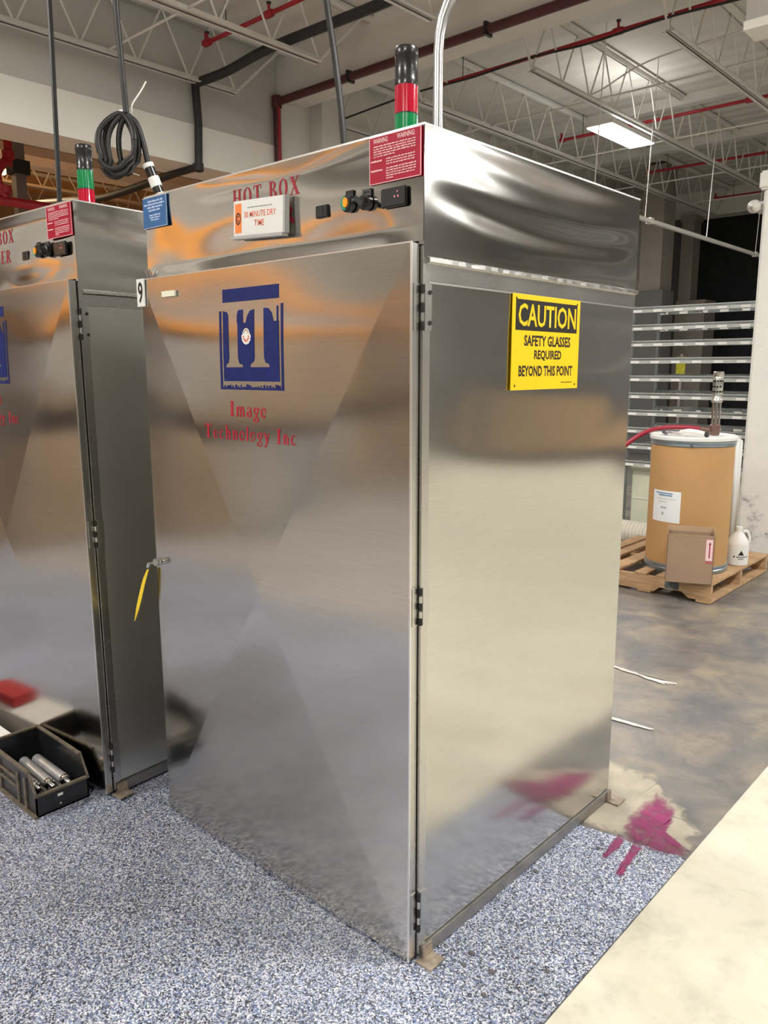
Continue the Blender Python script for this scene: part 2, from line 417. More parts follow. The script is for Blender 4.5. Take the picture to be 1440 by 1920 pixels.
# ================================================================ SETTING
def poly_floor(name, pts, z, mat, th=.02):
    mb = MB(); n = len(pts)
    mb.add([(x, y, z) for x, y in pts] + [(x, y, z-th) for x, y in pts], [tuple(range(n)), tuple(n+i for i in range(n))[::-1]] + [(i, n+i, n+(i+1) % n, (i+1) % n) for i in range(n)])
    return struct(name, mb, mat)
XL = -6.55; ZD = 5.25
poly_floor('floor', [(XL, -14), (9, -14), (9, 21), (XL, 21)], -.004, CONC, .05)
rg = random.Random(3)
edge = [(-2.6, .89)] + [(-1.2+1.2*i/10, .885) for i in range(0, 11)] + [(.0+.36*i/12, .885+.055*i/12+rg.uniform(-.008, .008)) for i in range(1, 13)]
poly_floor('floor_2', [(XL, -2.2), (.358, -2.2)] + edge[::-1] + [(XL, .89)], .0, SPECK, .0035)
poly_floor('floor_3', [(.364, -14), (8.99, -14), (8.99, 10.4), (.364, 10.4)], .0, LANE, .0035)
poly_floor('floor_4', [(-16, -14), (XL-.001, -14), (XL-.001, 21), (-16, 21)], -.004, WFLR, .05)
poly_floor('floor_5', [(XL, -14), (.357, -14), (.357, -2.215), (XL, -2.215)], -.001, mat_conc('light_grey_concrete', (.30, .285, .27), (.36, .34, .325), (.42, .40, .38), .5, 1.2), .0025)
# ceilings
struct('ceiling', MB().box(XL-.2, 9.2, -14, 21, ZD, ZD+.1), DECK)
struct('ceiling_2', MB().box(-16, XL-.2, -14, 21, ZD, ZD+.1), WDECK)
# left wall: upper wall over an opening, cream fascia beam along its foot; solid behind the cross girder
struct('wall_left', MB().box(XL-.2, XL, -2.3, 5.2, 4.2, ZD), WALLD)
struct('trim_1', MB().box(XL-.52, XL+.02, -2.3, 5.19, 3.80, 4.22), FASC)
struct('wall_left_front', MB().box(XL-.2, XL, -14, -2.301, 0, ZD), WALLD)  # unseen closing wall, added so the oven fronts reflect grey here
struct('trim_11', MB().box(XL+.001, XL+.03, -14, -2.31, 3.62, 3.98), FASC)  # unseen cream band, added for a pale reflection in the header
struct('wall_left_rear', MB().box(XL-.2, XL, 5.21, 21, 0, ZD), WALLM)
struct('trim_2', MB().box(XL+.002, XL+.22, 5.72, 6.02, 0, ZD-.02), WALLM)
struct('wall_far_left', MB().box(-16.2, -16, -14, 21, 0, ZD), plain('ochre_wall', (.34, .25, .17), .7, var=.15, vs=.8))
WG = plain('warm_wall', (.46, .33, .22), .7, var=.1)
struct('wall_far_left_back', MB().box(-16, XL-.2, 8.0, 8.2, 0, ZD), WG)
struct('wall_front', MB().box(-16, 9.2, -14.2, -14, 0, ZD), plain('front_wall', (.48, .46, .43), .7, var=.1))
struct('wall_right', MB().box(9, 9.2, -14, 21, 0, ZD), plain('right_wall', (.34, .33, .32), .7, var=.08, vs=.8))
struct('wall_rear_right', MB().box(-.2, 9, 13.6, 13.8, 0, ZD), plain('rear_wall', (.26, .26, .27), .7, var=.08, vs=.8))
# cross girders (concrete, painted)
struct('trim_3', MB().box(XL, 9, 5.2, 5.6, 4.74, ZD), WALLM)
struct('trim_4', MB().box(XL, 9, -5.2, -4.8, 4.74, ZD), WALLM)
struct('trim_5', MB().box(XL, -.3, 16, 16.4, 4.74, ZD), WALLM)
struct('trim_6', MB().box(XL, 9, 9.85, 10.0, 5.13, ZD), PAINT)
struct('trim_7', MB().box(XL, 9, 12.0, 12.15, 5.13, ZD), PAINT)
# bulkhead that hangs from the girder above the near column
struct('trim_8', MB().box(-1.03, .4, 4.86, 5.18, 4.0, ZD), WALLD)
struct('trim_9', MB().box(-1.0, .4, 4.74, 5.0, 3.93, 3.99), FASC)
# far wall, coloured near-black for the darkness of the opening, and columns
DK = plain('painted_dark_opening', (.035, .037, .042), .8, var=.2)
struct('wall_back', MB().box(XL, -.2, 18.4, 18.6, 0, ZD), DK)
GW = plain('grey_block_wall', (.13, .13, .125), .8, var=.08, vs=1)
struct('wall_back_return', MB().box(XL, -5.84, 16.05, 16.3, 0, 4.73), GW)
struct('wall_back_return_2', MB().box(-5.5, -5.0, 12.9, 13.4, 0, 3.0), GW)
BC = plain('beige_column', (.27, .24, .21), .7, var=.06)
c1 = empty('column', (-5.3, 13.25, 0), 'broad beige column in the dark rear, nearest the steel oven', 'column')
MB().box(-.21, .2, -.25, .25, 0, 5.2).obj('shaft', BC, c1); MB().box(-.24, .23, -.28, .28, 0, .9).obj('plinth', BC, c1)
c2 = empty('column', (-5.7, 15.8, 0), 'slim beige column in the dark rear beside the black opening', 'column')
MB().box(-.13, .13, -.18, .18, 0, 4.73).obj('shaft', BC, c2); MB().box(-.16, .16, -.2, .2, 4.6, 4.73).obj('capital', BC, c2)
MB().box(-.12, .5, -.3, .3, 0, 3.0).obj('plinth', BC, c2).hide_render = False

# near cream column at the right edge
ncol = empty('column', (-.7, 5.7, 0), 'thick cream painted column at the right edge behind the pallet', 'column')
def mat_colpaint():
    mt, t, b = nt('chipped_cream_paint'); v = obco(t)
    f = noise(t, v, 7, 8, .7, .4)
    sx = N(t, 'ShaderNodeSeparateXYZ'); t.links.new(v, sx.inputs[0])
    mr = N(t, 'ShaderNodeMapRange'); mr.inputs['From Min'].default_value = .0; mr.inputs['From Max'].default_value = 1.0
    mr.inputs['To Min'].default_value = .10; mr.inputs['To Max'].default_value = -.12; t.links.new(sx.outputs[2], mr.inputs[0])
    ad = N(t, 'ShaderNodeMath', operation='ADD'); t.links.new(f, ad.inputs[0]); t.links.new(mr.outputs[0], ad.inputs[1])
    r = ramp(t, ad.outputs[0], [(.30, (.76, .75, .70)), (.55, (.72, .71, .68)), (.62, (.55, .54, .52)), (.70, (.22, .20, .17))])
    t.links.new(r.outputs[0], b.inputs['Base Color']); b.inputs['Roughness'].default_value = .6; bump(t, b, f, .4, .01); return mt
CPAINT = mat_colpaint()
MB().box(-.30, .35, -.26, .3, 0, 3.0).obj('shaft', CPAINT, ncol, bevel=.02)
MB().box(-.33, .35, -.29, .3, 2.98, 3.12).obj('cap', CPAINT, ncol, bevel=.015)
hb = MB().lathe([(.02, 0), (.05, .02), (.05, .10), (.04, .12)], n=16, axis='x').obj('pipe_stub', CPAINT, ncol, smooth=True); hb.location = (-.37, -.18, 2.86)
hb = MB().lathe([(.012, 0), (.045, .05), (.052, .08), (.045, .085)], n=20, axis='y').obj('bell_fitting', CPAINT, ncol, smooth=True); hb.location = (-.36, -.345, 2.86)

# ================================================================ joists
web_cache = {}
def joist(x, y0, y1, label, vis0, vis1, zc=4.6, mat=PAINT, lip0=.75, lip1=.75, group='open web roof joists'):
    e = empty('roof_joist', (x, (y0+y1)/2, zc), label, 'roof joist', group); ym = (y0+y1)/2
    zt = ZD-.02-zc
    for nm, a, b, z, up_ in (('bottom_chord', y0+lip0, y1-lip1, 0, 1), ('top_chord', y0, y1, zt, -1)):
        mb = MB()
        for s in (-1, 1):
            mb.box(*sorted((s*.014, s*.060)), a-ym, b-ym, min(z, z+.006*up_), max(z, z+.006*up_))
            mb.box(*sorted((s*.014, s*.020)), a-ym, b-ym, min(z, z+.05*up_), max(z, z+.05*up_))
        mb.obj(nm, mat, e)
    a = y0+lip0; b = y1-lip1; n = max(2, round((b-a)/.62)); p = (b-a)/n; rest = MB()
    for i in range(n):
        for (ya, yb, key) in ((a+i*p, a+(i+.5)*p, 'u'), (a+(i+.5)*p, a+(i+1)*p, 'd')):
            z0_, z1_ = (.02, zt-.02) if key == 'u' else (zt-.02, .02)
            if vis0 <= ya <= vis1:
                ck = (key, round(p, 4), zc)
                if ck not in web_cache: web_cache[ck] = MB().tube([(0, 0, z0_), (0, yb-ya, z1_)], .0105, 6).mesh('web_rod')
                o = bpy.data.objects.new('web_rod', web_cache[ck]); C.objects.link(o); o.parent = e; o.location = (0, ya-ym, 0)
                if not o.data.materials: o.data.materials.append(mat)
            else: rest.tube([(0, ya-ym, z0_), (0, yb-ym, z1_)], .0105, 5)
    if lip1: MB().tube([(0, b-ym, .02), (0, y1-.12-ym, zt-.03)], .017, 6).obj('end_strut', mat, e)
    if lip0: MB().tube([(0, a-ym, .02), (0, y0+.12-ym, zt-.03)], .017, 6).obj('end_strut', mat, e)
    if rest.v: rest.obj('web_rod', mat, e)['kind'] = 'stuff'
    return e
XS = [-6.38, -5.03, -3.57, -2.14, -.70, .74, 2.18, 3.62, 5.06, 6.5, 7.94]
names = {-6.38: 'hugging the left wall', -5.03: 'second from the left wall', -3.57: 'third from the left wall', -2.14: 'fourth from the left wall', -.70: 'fifth from the left wall'}
for x in XS:
    v = x in names
    joist(x, -4.8, 5.2, 'white open web joist in front of the cross girder, %s' % names[x] if v else 'white open web joist out of frame before the girder', 1.4 if v else 99, 9)
    joist(x, 5.6, 16.0, 'white open web joist behind the cross girder, %s' % names[x] if v else 'white open web joist at the right end behind the girder', 5 if x < -.5 else 99, 17, lip0=.47)
    if x > -6.5: joist(x, -14, -5.2, 'white open web joist far in front of the camera side girder', 99, 99)
for k, x in enumerate((-8.3, -9.8, -11.3, -12.55, -14.2)):
    joist(x, -13.8, 7.9, ['tan lit open web joist beyond the fascia, nearest it', 'tan lit open web joist beyond the fascia, second row', 'tan lit open web joist beyond the fascia, third row', 'tan lit joist beyond the fascia, chord seen left of the signal lamp', 'tan lit open web joist farthest beyond the fascia'][k], 1.5, 7.9, lip0=.3, lip1=.3, group='joists of the warm lit bay')
struct('trim_10', MB().box(-9.1, -8.7, -13.9, 7.9, 4.22, 4.75), plain('tan_beam', (.46, .38, .30), .6))
struct('trim_12', MB().box(-10.3, -10.05, -13.9, 7.9, 4.34, 4.56), FASC)
def bar_x(name, x0, x1, y, z, r, mat, label, cat, group=None, n=8):
    o = MB().tube([(x0-(x0+x1)/2, 0, 0), ((x1-x0)/2, 0, 0)], r, n).obj(name, mat, None, smooth=True); o.location = ((x0+x1)/2, y, z)
    return tag(o, label, cat, group)
for y, z, lb in ((7.42, 4.63, 'thin white bridging rod crossing the joists above the lit fixture'), (9.57, 4.63, 'thin white bridging rod crossing the joists just past the lit fixture'),
             (11.9, 4.63, 'thin white bridging rod crossing the joists in the dim rear bay'), (13.9, 4.63, 'thin white bridging rod farthest back in the rear bay'), (2.9, 4.63, 'thin white bridging rod crossing the front bay')):
    bar_x('bridging_rod', XL+.1, 8.8, y, z, .011, PAINT, lb, 'bridging rod', 'bridging rods', 6)

# sprinkler pipes
def sprinkler(x0, x1, y, z, label, heads=(), r=.022):
    e = empty('sprinkler_pipe', (x0, y, z), label, 'sprinkler pipe', 'red sprinkler branch lines')
    MB().tube([(0, 0, 0), (x1-x0, 0, 0)], r, 10).obj('pipe', REDPIPE, e, smooth=True)
    MB().lathe([(r*1.5, -.02), (r*1.5, .05)], n=12, axis='x').obj('end_cap', REDPIPE, e, smooth=True)
    MB().tube([(0.0, 0, 0), (0, 0, .10)], r*.8, 8).obj('riser_nipple', REDPIPE, e, smooth=True)
    for h in heads:
        t = MB().lathe([(r*1.35, -.06), (r*1.7, -.04), (r*1.7, .04), (r*1.35, .06)], n=12, axis='x')
        t.tube([(0, 0, .02), (0, 0, .09)], .013, 8); a = t.obj('sprinkler_head', REDPIPE, e, smooth=True); a.location = (h-x0, 0, 0)
        MB().tube([(0, 0, .085), (0, 0, .105)], [.02, .026], 8).obj('deflector', BLACK, a)
    x = .35
    while x < x1-x0:
        MB().tube([(x, 0, r), (x, 0, ZD-z-.01)], .005, 5).obj('hanger_rod', BLACK, e); x += 2.9
for y, x0, hd, lb in ((6.6, -5.2, (-2.9, -1.9), 'red sprinkler pipe nearest behind the cross girder'), (9.67, -5.3, (-2.6,), 'red sprinkler pipe starting left of the lit fixture'),
                  (12.45, -5.2, (-2.2,), 'red sprinkler pipe below and right of the lit fixture'), (15.4, -5.1, (), 'dark red sprinkler pipe farthest back over the dark opening')):
    sprinkler(x0, 8.5, y, 4.95, lb, hd)
sprinkler(-6.22, 8.5, 3.96, 4.95, 'red sprinkler pipe in front of the girder, at the top left', (-6.22+.02, -5.2))
# maroon pipe along the girder foot and down the corner
mp = empty('corner_pipe', (XL+.06, 5.14, 4.7), 'dark maroon pipe along the girder foot turning down the wall corner', 'pipe')
MB().tube([(0, 0, 0), (8.5, 0, .0)], .045, 12).obj('horizontal_run', MAROON, mp, smooth=True)
MB().tube([(0, 0, .02), (0, 0, -4.69)], .045, 12).obj('vertical_run', MAROON, mp, smooth=True)
MB().lathe([(.05, -.07), (.06, -.06), (.06, .06), (.05, .07)], n=14).obj('elbow', MAROON, mp, smooth=True)
for x in (1.2, 3.0, 4.8): MB().box(x, x+.03, -.05, .06, -.055, .06).obj('clamp', BLACK, mp)
# second thin red pipe beside it, lower
sp = empty('red_conduit', (XL+.2, 5.05, 0), 'thin red vertical pipe right beside the maroon corner pipe', 'pipe')
MB().tube([(0, 0, 0), (0, 0, 4.60)], .014, 8).obj('pipe', REDPIPE, sp, smooth=True)
# thin dark cables strung behind the girder
def hang_cable(name, pts, r, mat, label, cat, group=None, n=8, seg=8):
    P = [Vector(p) for p in pts]; c0 = P[0].copy()
    o = MB().tube([q-c0 for q in (bez(P, seg) if len(P) > 2 else P)], r, n).obj(name, mat, None, smooth=True); o.location = c0
    return tag(o, label, cat, group)
hang_cable('cable_bundle', [(-6.4, 6.02, 4.65), (-5.6, 6.02, 4.69), (-5.03, 6.02, 4.71), (-4.3, 6.02, 4.69), (-3.57, 6.02, 4.71), (-2.9, 6.02, 4.68), (-2.14, 6.02, 4.70), (-1.4, 6.02, 4.67), (-.7, 6.02, 4.69), (1.5, 6.02, 4.69)], .012, BLACK,
           'black cable bundle draped along the joist ends behind the girder', 'cable')
hang_cable('grey_conduit', [(-3.9, 7.5, 4.70), (-3.55, 7.5, 4.75), (-3.0, 7.5, 4.92), (-2.1, 7.5, 4.97), (-.6, 7.5, 4.98)], .010, PAINT, 'thin pale conduit looping from the lit fixture to the right', 'conduit')
# black insulated duct pipe on the left
bp = empty('black_pipe', (-6.47, 3.98, 4.62), 'thick black flexible pipe crossing the front bay and dropping past the fascia', 'pipe')
MB().tube(bez([(0, 0, .0), (.5, .05, .02), (1.2, .07, .08), (2.6, .1, .08), (4.2, .1, .1), (7, .1, .1), (11, .1, .1)], 6), .047, 12).obj('upper_run', BLACKM, bp, smooth=True)
MB().tube([(0, 0, .0), (.0, .02, -.4), (.0, .0, -.86)], .043, 12).obj('drop', BLACKM, bp, smooth=True)
MB().tube(bez([(0, 0, -.84), (-.5, 0, -.84), (-1.2, 0, -.87), (-2.1, 0, -.88), (-2.9, 0, -.80), (-4, 0, -.7)], 6), .046, 12).obj('lower_run', BLACKM, bp, smooth=True)
MB().lathe([(.03, -.05), (.055, -.04), (.055, .04), (.03, .05)], n=12, o=(0, 0, -.85)).obj('elbow', BLACKM, bp, smooth=True)
# white rail hung along Y in the rear bay
hr = empty('hanging_rail', (-3.28, 8, 3.4), 'pale square rail hung on thin rods right of the steel oven', 'rail')
MB().box(-.022, .022, -3.0, 7.6, -.022, .022).obj('rail', PAINT, hr)
for y in (-1.05, .28, 2.3, 4.4, 6.6): MB().tube([(0, y, .02), (0.05, y+.03, ZD-3.41)], .006, 6).obj('hanger_rod', PAINT, hr)
for y in (.42, 4.4): MB().box(-.035, .035, y-.04, y+.04, -.035, .035).obj('clamp', PAINT, hr)
# red main beyond the fascia
rm = empty('fire_main', (-8.2, 2.5, 3.45), 'thick bright red fire main with elbow at the far left', 'pipe')
MB().tube([(0, -6.0, 0), (0, 1.6, 0)], .055, 12).obj('horizontal_run', REDPIPE, rm, smooth=True)
MB().tube(bez([(0, .1, .02), (0, .03, .25), (0, .12, .42), (0, .17, .50), (0, .17, 1.7)], 6), .045, 12).obj('riser', REDPIPE, rm, smooth=True)
for z in (.12, .5): MB().lathe([(.045, -.05), (.068, -.04), (.068, .04), (.045, .05)], n=14, o=(0, .1 if z < .3 else .17, z)).obj('coupling', REDPIPE, rm, smooth=True)
gp = empty('grey_post', (-8.6, 2.95, 0), 'dark grey post behind the red fire main at the far left', 'post')
MB().box(-.06, .06, -.06, .06, 0, 4.6).obj('post', plain('grey_post', (.16, .15, .14), .5), gp)
MB().box(-.1, .1, -.1, .1, 3.85, 4.0).obj('bracket', DARKGAP, gp)

# ================================================================ lights
def area(name, loc, sx, sy, power, col, parent=None):
    L = bpy.data.lights.new(name, 'AREA'); L.shape = 'RECTANGLE'; L.size = sx; L.size_y = sy; L.energy = power; L.color = col
    o = bpy.data.objects.new(name, L); C.objects.link(o); o.location = loc
    if parent: o.parent = parent
    return o
DIFF = emis('lit_diffuser', (1, .99, .96), 14); WDIF = emis('lit_sodium_lens', (1, .55, .16), 16)
def fixture(x, y, z, p, warm=False, label=''):
    e = empty('high_bay_light', (x, y, z), label, 'ceiling light', 'warm high bay lights' if warm else 'white ceiling fixtures')
    MB().box(-.17, .17, -.61, .61, .012, .07).obj('housing', PAINT, e, bevel=.006)
    MB().box(-.165, .165, -.6, .6, 0, .012).obj('diffuser', WDIF if warm else DIFF, e)
    for s in (-1, 1): MB().tube([(0, s*.5, .06), (0, s*.5, .30)], .004, 5).obj('hanger_wire', GALV, e)
    area('lamp', (0, 0, -.004), .32, 1.2, p, WARM if warm else COOL, e)
    area('uplight_fill', (0, 0, .075), .3, 1.1, p*(.7 if warm else (.07 if y > 8.2 and x < 0 else (.45 if x < 0 else .22))), (1, .62, .28) if warm else COOL, e).rotation_euler = (PI, 0, 0)  # upward fill added to brighten the deck, strength set per fixture
for i, (x, y, z, p) in enumerate(FIX_MAIN):
    fixture(x, y, z, p, False, 'lit white rectangular ceiling fixture at the upper right' if i == 0 else 'white ceiling fixture outside the photo, over the front or side bays')
for x, y, z, p in FIX_WARM: fixture(x, y, z, p, True, 'orange glowing high bay light in the side bay, seen only in reflection')

# ================================================================ stainless drying ovens
W_, D_, H_ = 1.167, 1.1155, 2.13
def lens(name, mat_col, parent, z0, z1, x, y, r):
    mb = MB(); n = 48; vs = []
    for z in (z0, z1):
        for j in range(n):
            a = 2*PI*j/n; rr = r*(1-.035*(j % 2)); vs.append((x+rr*math.cos(a), y+rr*math.sin(a), z))
    mb.add(vs, [(j, (j+1) % n, n+(j+1) % n, n+j) for j in range(n)] + [tuple(range(n))[::-1], tuple(n+j for j in range(n))])
    return mb.obj(name, plain('lens_%.2f_%.2f' % mat_col[:2], mat_col, .12, coat=1), parent)
GREEN = (.0, .23, .07); REDL = (.50, .0, .028)
def oven(loc, rz, ry, label, first):
    e = empty('drying_oven', loc, label, 'industrial oven', 'stainless drying ovens'); e.rotation_euler = (0, ry, rz)
    W, D, H = W_, D_, H_; ph = 0 if first else 1.7
    s = math.sin
    zl = 1.843; zs = 1.789; zd = 1.874
    def sides_h(u, v):
        ev = s(PI*v)**.7*min(1, 5*min(u, 1-u)) if 0 < v < 1 else 0
        return ev*(.0030*s(3.1*v*PI+1.2*s(2.2*u+.4)+ph)*(.4+.6*u) + .0010*s(9*u+4*v+ph) + .0008*s(21*v+3*s(3*u)))
    def front_h(u, v):
        ev = min(1, 7*min(v, 1-v))*min(1, 9*min(u, 1-u))
        return ev*(.0030*s(2.6*PI*u+ph+.8*v) - .0034*s(1.5*PI*v+2.2*u+.3+ph) + .0012*s(13*u-5*v) - .006)
    def side_p(u, v):
        ev = min(1, 8*min(v, 1-v))*min(1, 6*min(u, 1-u)); top = max(0, (v-.45)/.55)
        return ev*(.0016*s(2.4*u+2.0*v*PI+ph) + .0015*top*s(42*v+3.2*s(2.1*u+.3)) + .0011*s(7*u+2*v) - .002)
    sheet('header_side', 'R', -.001, 0.002, D, zl, H, sides_h, S_HEAD, e, 64, 48, t=.016)
    sheet('header_front', 'F', 0.001, -W, -.002, zd+.006, H, front_h, S_HEAD, e, 84, 40, t=.018)
    sheet('side_panel', 'R', -.003, .028, D-.006, .045, zs, side_p, S_SIDE if first else S_SIDE2, e, 56, 100, t=.012)
    mb = MB(); mb.box(-W, -W+.003, .02, D, .04, H); mb.obj('left_panel', plain('dull_light_steel', (.52, .51, .48), .45, 1), e)
    mb = MB(); mb.box(-W+.01, -.012, D-.008, D, .04, H); mb.obj('back_panel', S_TRIM, e)
    MB().box(-W+.004, -.026, .026, D-.01, .03, H-.012).obj('inner_liner', DARKGAP, e)
    MB().box(-W, 0, 0, D, H, H+.0045).obj('top_panel', S_RIM, e)
    MB().box(-W+.002, -.031, .0, .02, .04, zd+.006).obj('front_frame', DARKGAP, e)
    MB().box(-.030, -.0015, .0, .0265, .02, 1.868).obj('corner_post', S_TRIM, e)
    # drip flange between header and side panel
    mb = MB(); n = 40; rg = random.Random(5 if first else 6)
    for i in range(n+1):
        y = .012+(D-.014)*i/n; j = rg.uniform(-.0016, .0016) if first else 0
        mb.v += [(-.003, y, zl+.004), (.009+j, y, zl-.001+j), (.0095+j, y, zl-.010), (-.001, y, zl-.014), (-.002, y, zs+.002)]
    for i in range(n):
        for k in range(4): mb.f.append((i*5+k, (i+1)*5+k, (i+1)*5+k+1, i*5+k+1))
    mb.f += [(0, 1, 2, 3, 4), tuple(n*5+k for k in (4, 3, 2, 1, 0))]
    mb.obj('drip_flange', S_TRIM, e)
    MB().box(-.0055, .0005, .02, D, zs-.003, zs+.001).obj('seam', S_RIM, e)
    # base rail and floor brackets
    MB().box(-.035, .0035, .010, D, .0, .042).box(-W, -W+.035, .01, D, 0, .042).box(-W+.03, -.04, D-.04, D, 0, .042).obj('base_rail', plain('dull_base_steel', (.33, .32, .30), .42, .9, var=.2, vs=9), e, bevel=.003)
    DB = plain('rusty_bracket', (.36, .30, .24), .5, .6, var=.35, vs=30)
    MB().box(-.004, .050, -.012, .05, .0, .006).box(.003, .008, .008, .05, .006, .04).obj('floor_bracket', DB, e, bevel=.001)
    MB().box(-.004, .050, D-.03, D+.03, .0, .006).box(.003, .008, D-.03, D, .006, .04).obj('floor_bracket', DB, e, bevel=.001)
    # ---- door: cross-broken sheet in four facets
    d = empty('door', (0, 0, 0)); d.parent = e
    x0, x1, z0, z1 = -1.161, -.0108, .008, zd; yf = -.0297; n = 34
    def wav(u, v):
        top = max(0, (v-.62)/.38)
        ev = min(1, 7*min(u, 1-u))*min(1, 9*min(v, 1-v))
        return ev*(.0026*top*s(2.1*PI*u+1.5*v+ph) + .0017*top*s(34*v+2.8*s(2.6*u+.4)+ph) + .0012*s(4*u+5*v))
    def door_y(X, Z):
        u = (X-x0)/(x1-x0); v = (Z-z0)/(z1-z0); return pt(u, v)[1]
    def head_y(X, Z):
        return .001-front_h((X+W)/(W-.002), (Z-zd-.006)/(H-zd-.006))
    def pt(u, v):
        py = .020*(1-max(abs(2*u-1), abs(2*v-1)))
        return (x0+(x1-x0)*u, yf-py-wav(u, v), z0+(z1-z0)*v)
    vs = []; fs = []; uv = []
    cor = [(0, 0), (1, 0), (1, 1), (0, 1)]
    for q in range(4):
        a = cor[q]; b = cor[(q+1) % 4]; idx = {}
        for i in range(n+1):                      # i: from apex outwards
            for j in range(i+1):
                tt = i/n; m_ = j/i if i else 0
                ex = a[0]+(b[0]-a[0])*m_; ey = a[1]+(b[1]-a[1])*m_
                u = .5+(ex-.5)*tt; v = .5+(ey-.5)*tt
                idx[i, j] = len(vs); p = pt(u, v); vs.append(p); uv.append((p[0], p[2]))
        for i in range(n):
            for j in range(i+1):
                fs.append((idx[i, j], idx[i+1, j], idx[i+1, j+1]))
                if j < i: fs.append((idx[i, j], idx[i+1, j+1], idx[i, j+1]))
    nf = len(fs)
    me = bpy.data.meshes.new('door_skin'); me.from_pydata(vs, [], fs); me.update()
    ul = me.uv_layers.new(name='UVMap')
    for p in me.polygons:
        p.use_smooth = True
        for li in p.loop_indices: ul.data[li].uv = uv[me.loops[li].vertex_index]
    if me.polygons[0].normal.y > 0: me.flip_normals()
    link('door_skin', me, S_DOOR, d)
    MB().box(x0, x1, yf+.0006, -.003, z0, z1).obj('door_edge', S_TRIM, d, bevel=.0012)
    MB().box(x0, x1, yf-.0012, yf+.004, z1-.001, z1+.0025).obj('top_fold', S_RIM, d)
    MB().box(x1-.0035, x1+.001, yf-.0022, yf+.002, z0, z1).obj('edge_trim', S_RIM, d)
    # hinges on the corner
    for z, hh in ((1.73, .107), (1.002, .098), (.147, .117)):
        h = MB().box(-.0035, .0015, .004, .030, z-hh/2, z+hh/2).obj('hinge', S_TRIM, e, bevel=.0006)
        MB().box(-.0112, -.0085, -.024, -.004, z-hh/2, z+hh/2).obj('door_leaf', S_TRIM, h)
        for k in range(5): MB().tube([(-.002, -.001, z-hh/2+hh*k/5+.001), (-.002, -.001, z-hh/2+hh*(k+1)/5-.002)], .0048, 10).obj('knuckle', S_TRIM if k % 2 else DARKGAP, h, smooth=True)
        if z > 1.5:
            for zz in (-.035, .035):
                MB().lathe([(.006, 0), (.005, .003)], n=10, axis='x', o=(.0015, .022, z+zz)).obj('screw', BLACK, h)
    # ---- logo and lettering on the door (prints follow the sheet surface)
    yl = yf
    lx0, lx1, lz0, lz1 = -.747, -.461, 1.530, 1.815
    LB = [R_(.06, .87, .94, 1.0), R_(.06, 0.085, .94, .225), R_(.06, .225, .10, .25), R_(.375, .225, .495, .25), R_(.79, .225, .94, .25),
          R_(0, 0, .035, .79), R_(.965, 0, 1, .82), R_(.0, 0, 1, .022),
          [(.06, .25), (.10, .25), (.14, .27), (.155, .32), (.15, .74), (.13, .775), (.06, .79)],
          [(.30, .32), (.32, .26), (.375, .25), (.495, .25), (.55, .28), (.565, .32), (.565, .66), (.30, .66)],
          [(.29, .66), (.39, .66), (.39, .79), (.31, .785), (.29, .74)],
          [(.43, .66), (.565, .66), (.565, .785), (.50, .775), (.45, .72)],
          [(.71, .32), (.73, .27), (.79, .25), (.94, .25), (.94, .66), (.71, .66)],
          [(.71, .66), (.86, .66), (.83, .74), (.78, .785), (.71, .79)], R_(.905, .66, .93, .80)]
    rg2 = random.Random(11)
    for k in range(20): LB.append(R_(.06+.045*k, .02, .06+.045*k+rg2.uniform(.015, .04), rg2.uniform(.03, .055)))
    drape(flat('logo_print', [[(lx0+(lx1-lx0)*a, lz0+(lz1-lz0)*b) for a, b in p] for p in LB], 'F', yl, BLUEINK, d, .0003), 'F', door_y)
    if first:
        mx, mz = -.621, 1.680
        st = disc(mx, mz+.004, .0165, .019, 20)
        for k in range(7):
            a = PI+PI*(k-.0)/6; st += disc(mx+.015*math.cos(a), mz+.0185*math.sin(a)*.9, .0065, .0065, 10)
        so = drape(flat('flower_sticker', st, 'F', yl-.0006, WHT, d, .0004), 'F', door_y, .0013)
        pt_ = []
        for k in range(7):
            a = PI+PI*k/6; pt_ += [[(mx+.016*math.cos(a), mz+.017*math.sin(a)), (mx+.012*math.cos(a+.2), mz+.013*math.sin(a+.2)), (mx+.007*math.cos(a), mz+.007*math.sin(a)), (mx+.012*math.cos(a-.2), mz+.013*math.sin(a-.2))]]
        drape(flat('petals', pt_, 'F', yl-.0012, plain('petal_red', (.75, .08, .03), .4), so, .0003), 'F', door_y, .0019)
        drape(flat('arc', ring(mx, mz+.008, .0115, .012, .0085, .0085, 0, 180, 10), 'F', yl-.0012, plain('arc_tan', (.45, .28, .12), .4), so, .0003), 'F', door_y, .0019)
    drape(serif_obj('lettering', 'Image', 'F', yl, REDDOOR, d, -.705, 1.452, -.537, .044, .09), 'F', door_y)
    drape(serif_obj('lettering', 'Technology Inc', 'F', yl, REDDOOR, d, -.833, 1.383, -.410, .042, .09, .05, 3), 'F', door_y)
    if first: MB().box(-1.031, -.960, yf-.0105, yf-.0035, 1.812, 1.829).obj('blank_label', plain('cream_label', (.86, .85, .70), .5), d)
    # header lettering
    drape(serif_obj('lettering', 'HOT BOX', 'F', -.0022, REDINK, e, -.712, 2.043, -.427, .047, .10), 'F', head_y)
    drape(serif_obj('lettering', 'DRYER', 'F', -.0022, REDINK, e, -.672, 1.974, -.452, .046, .10), 'F', head_y)
    # warning plate
    wp = MB().box(-.166, -.006, -.0045, -.0015, 2.022, 2.128).obj('warning_plate', REDS, e); wp['label'] = 'red plate with pale warning text'
    flat('plate_border', [R_(-.166, 2.022, -.1645, 2.128), R_(-.0075, 2.022, -.006, 2.128), R_(-.166, 2.022, -.006, 2.0235), R_(-.166, 2.1265, -.006, 2.128)], 'F', -.0046, PINKP, wp)
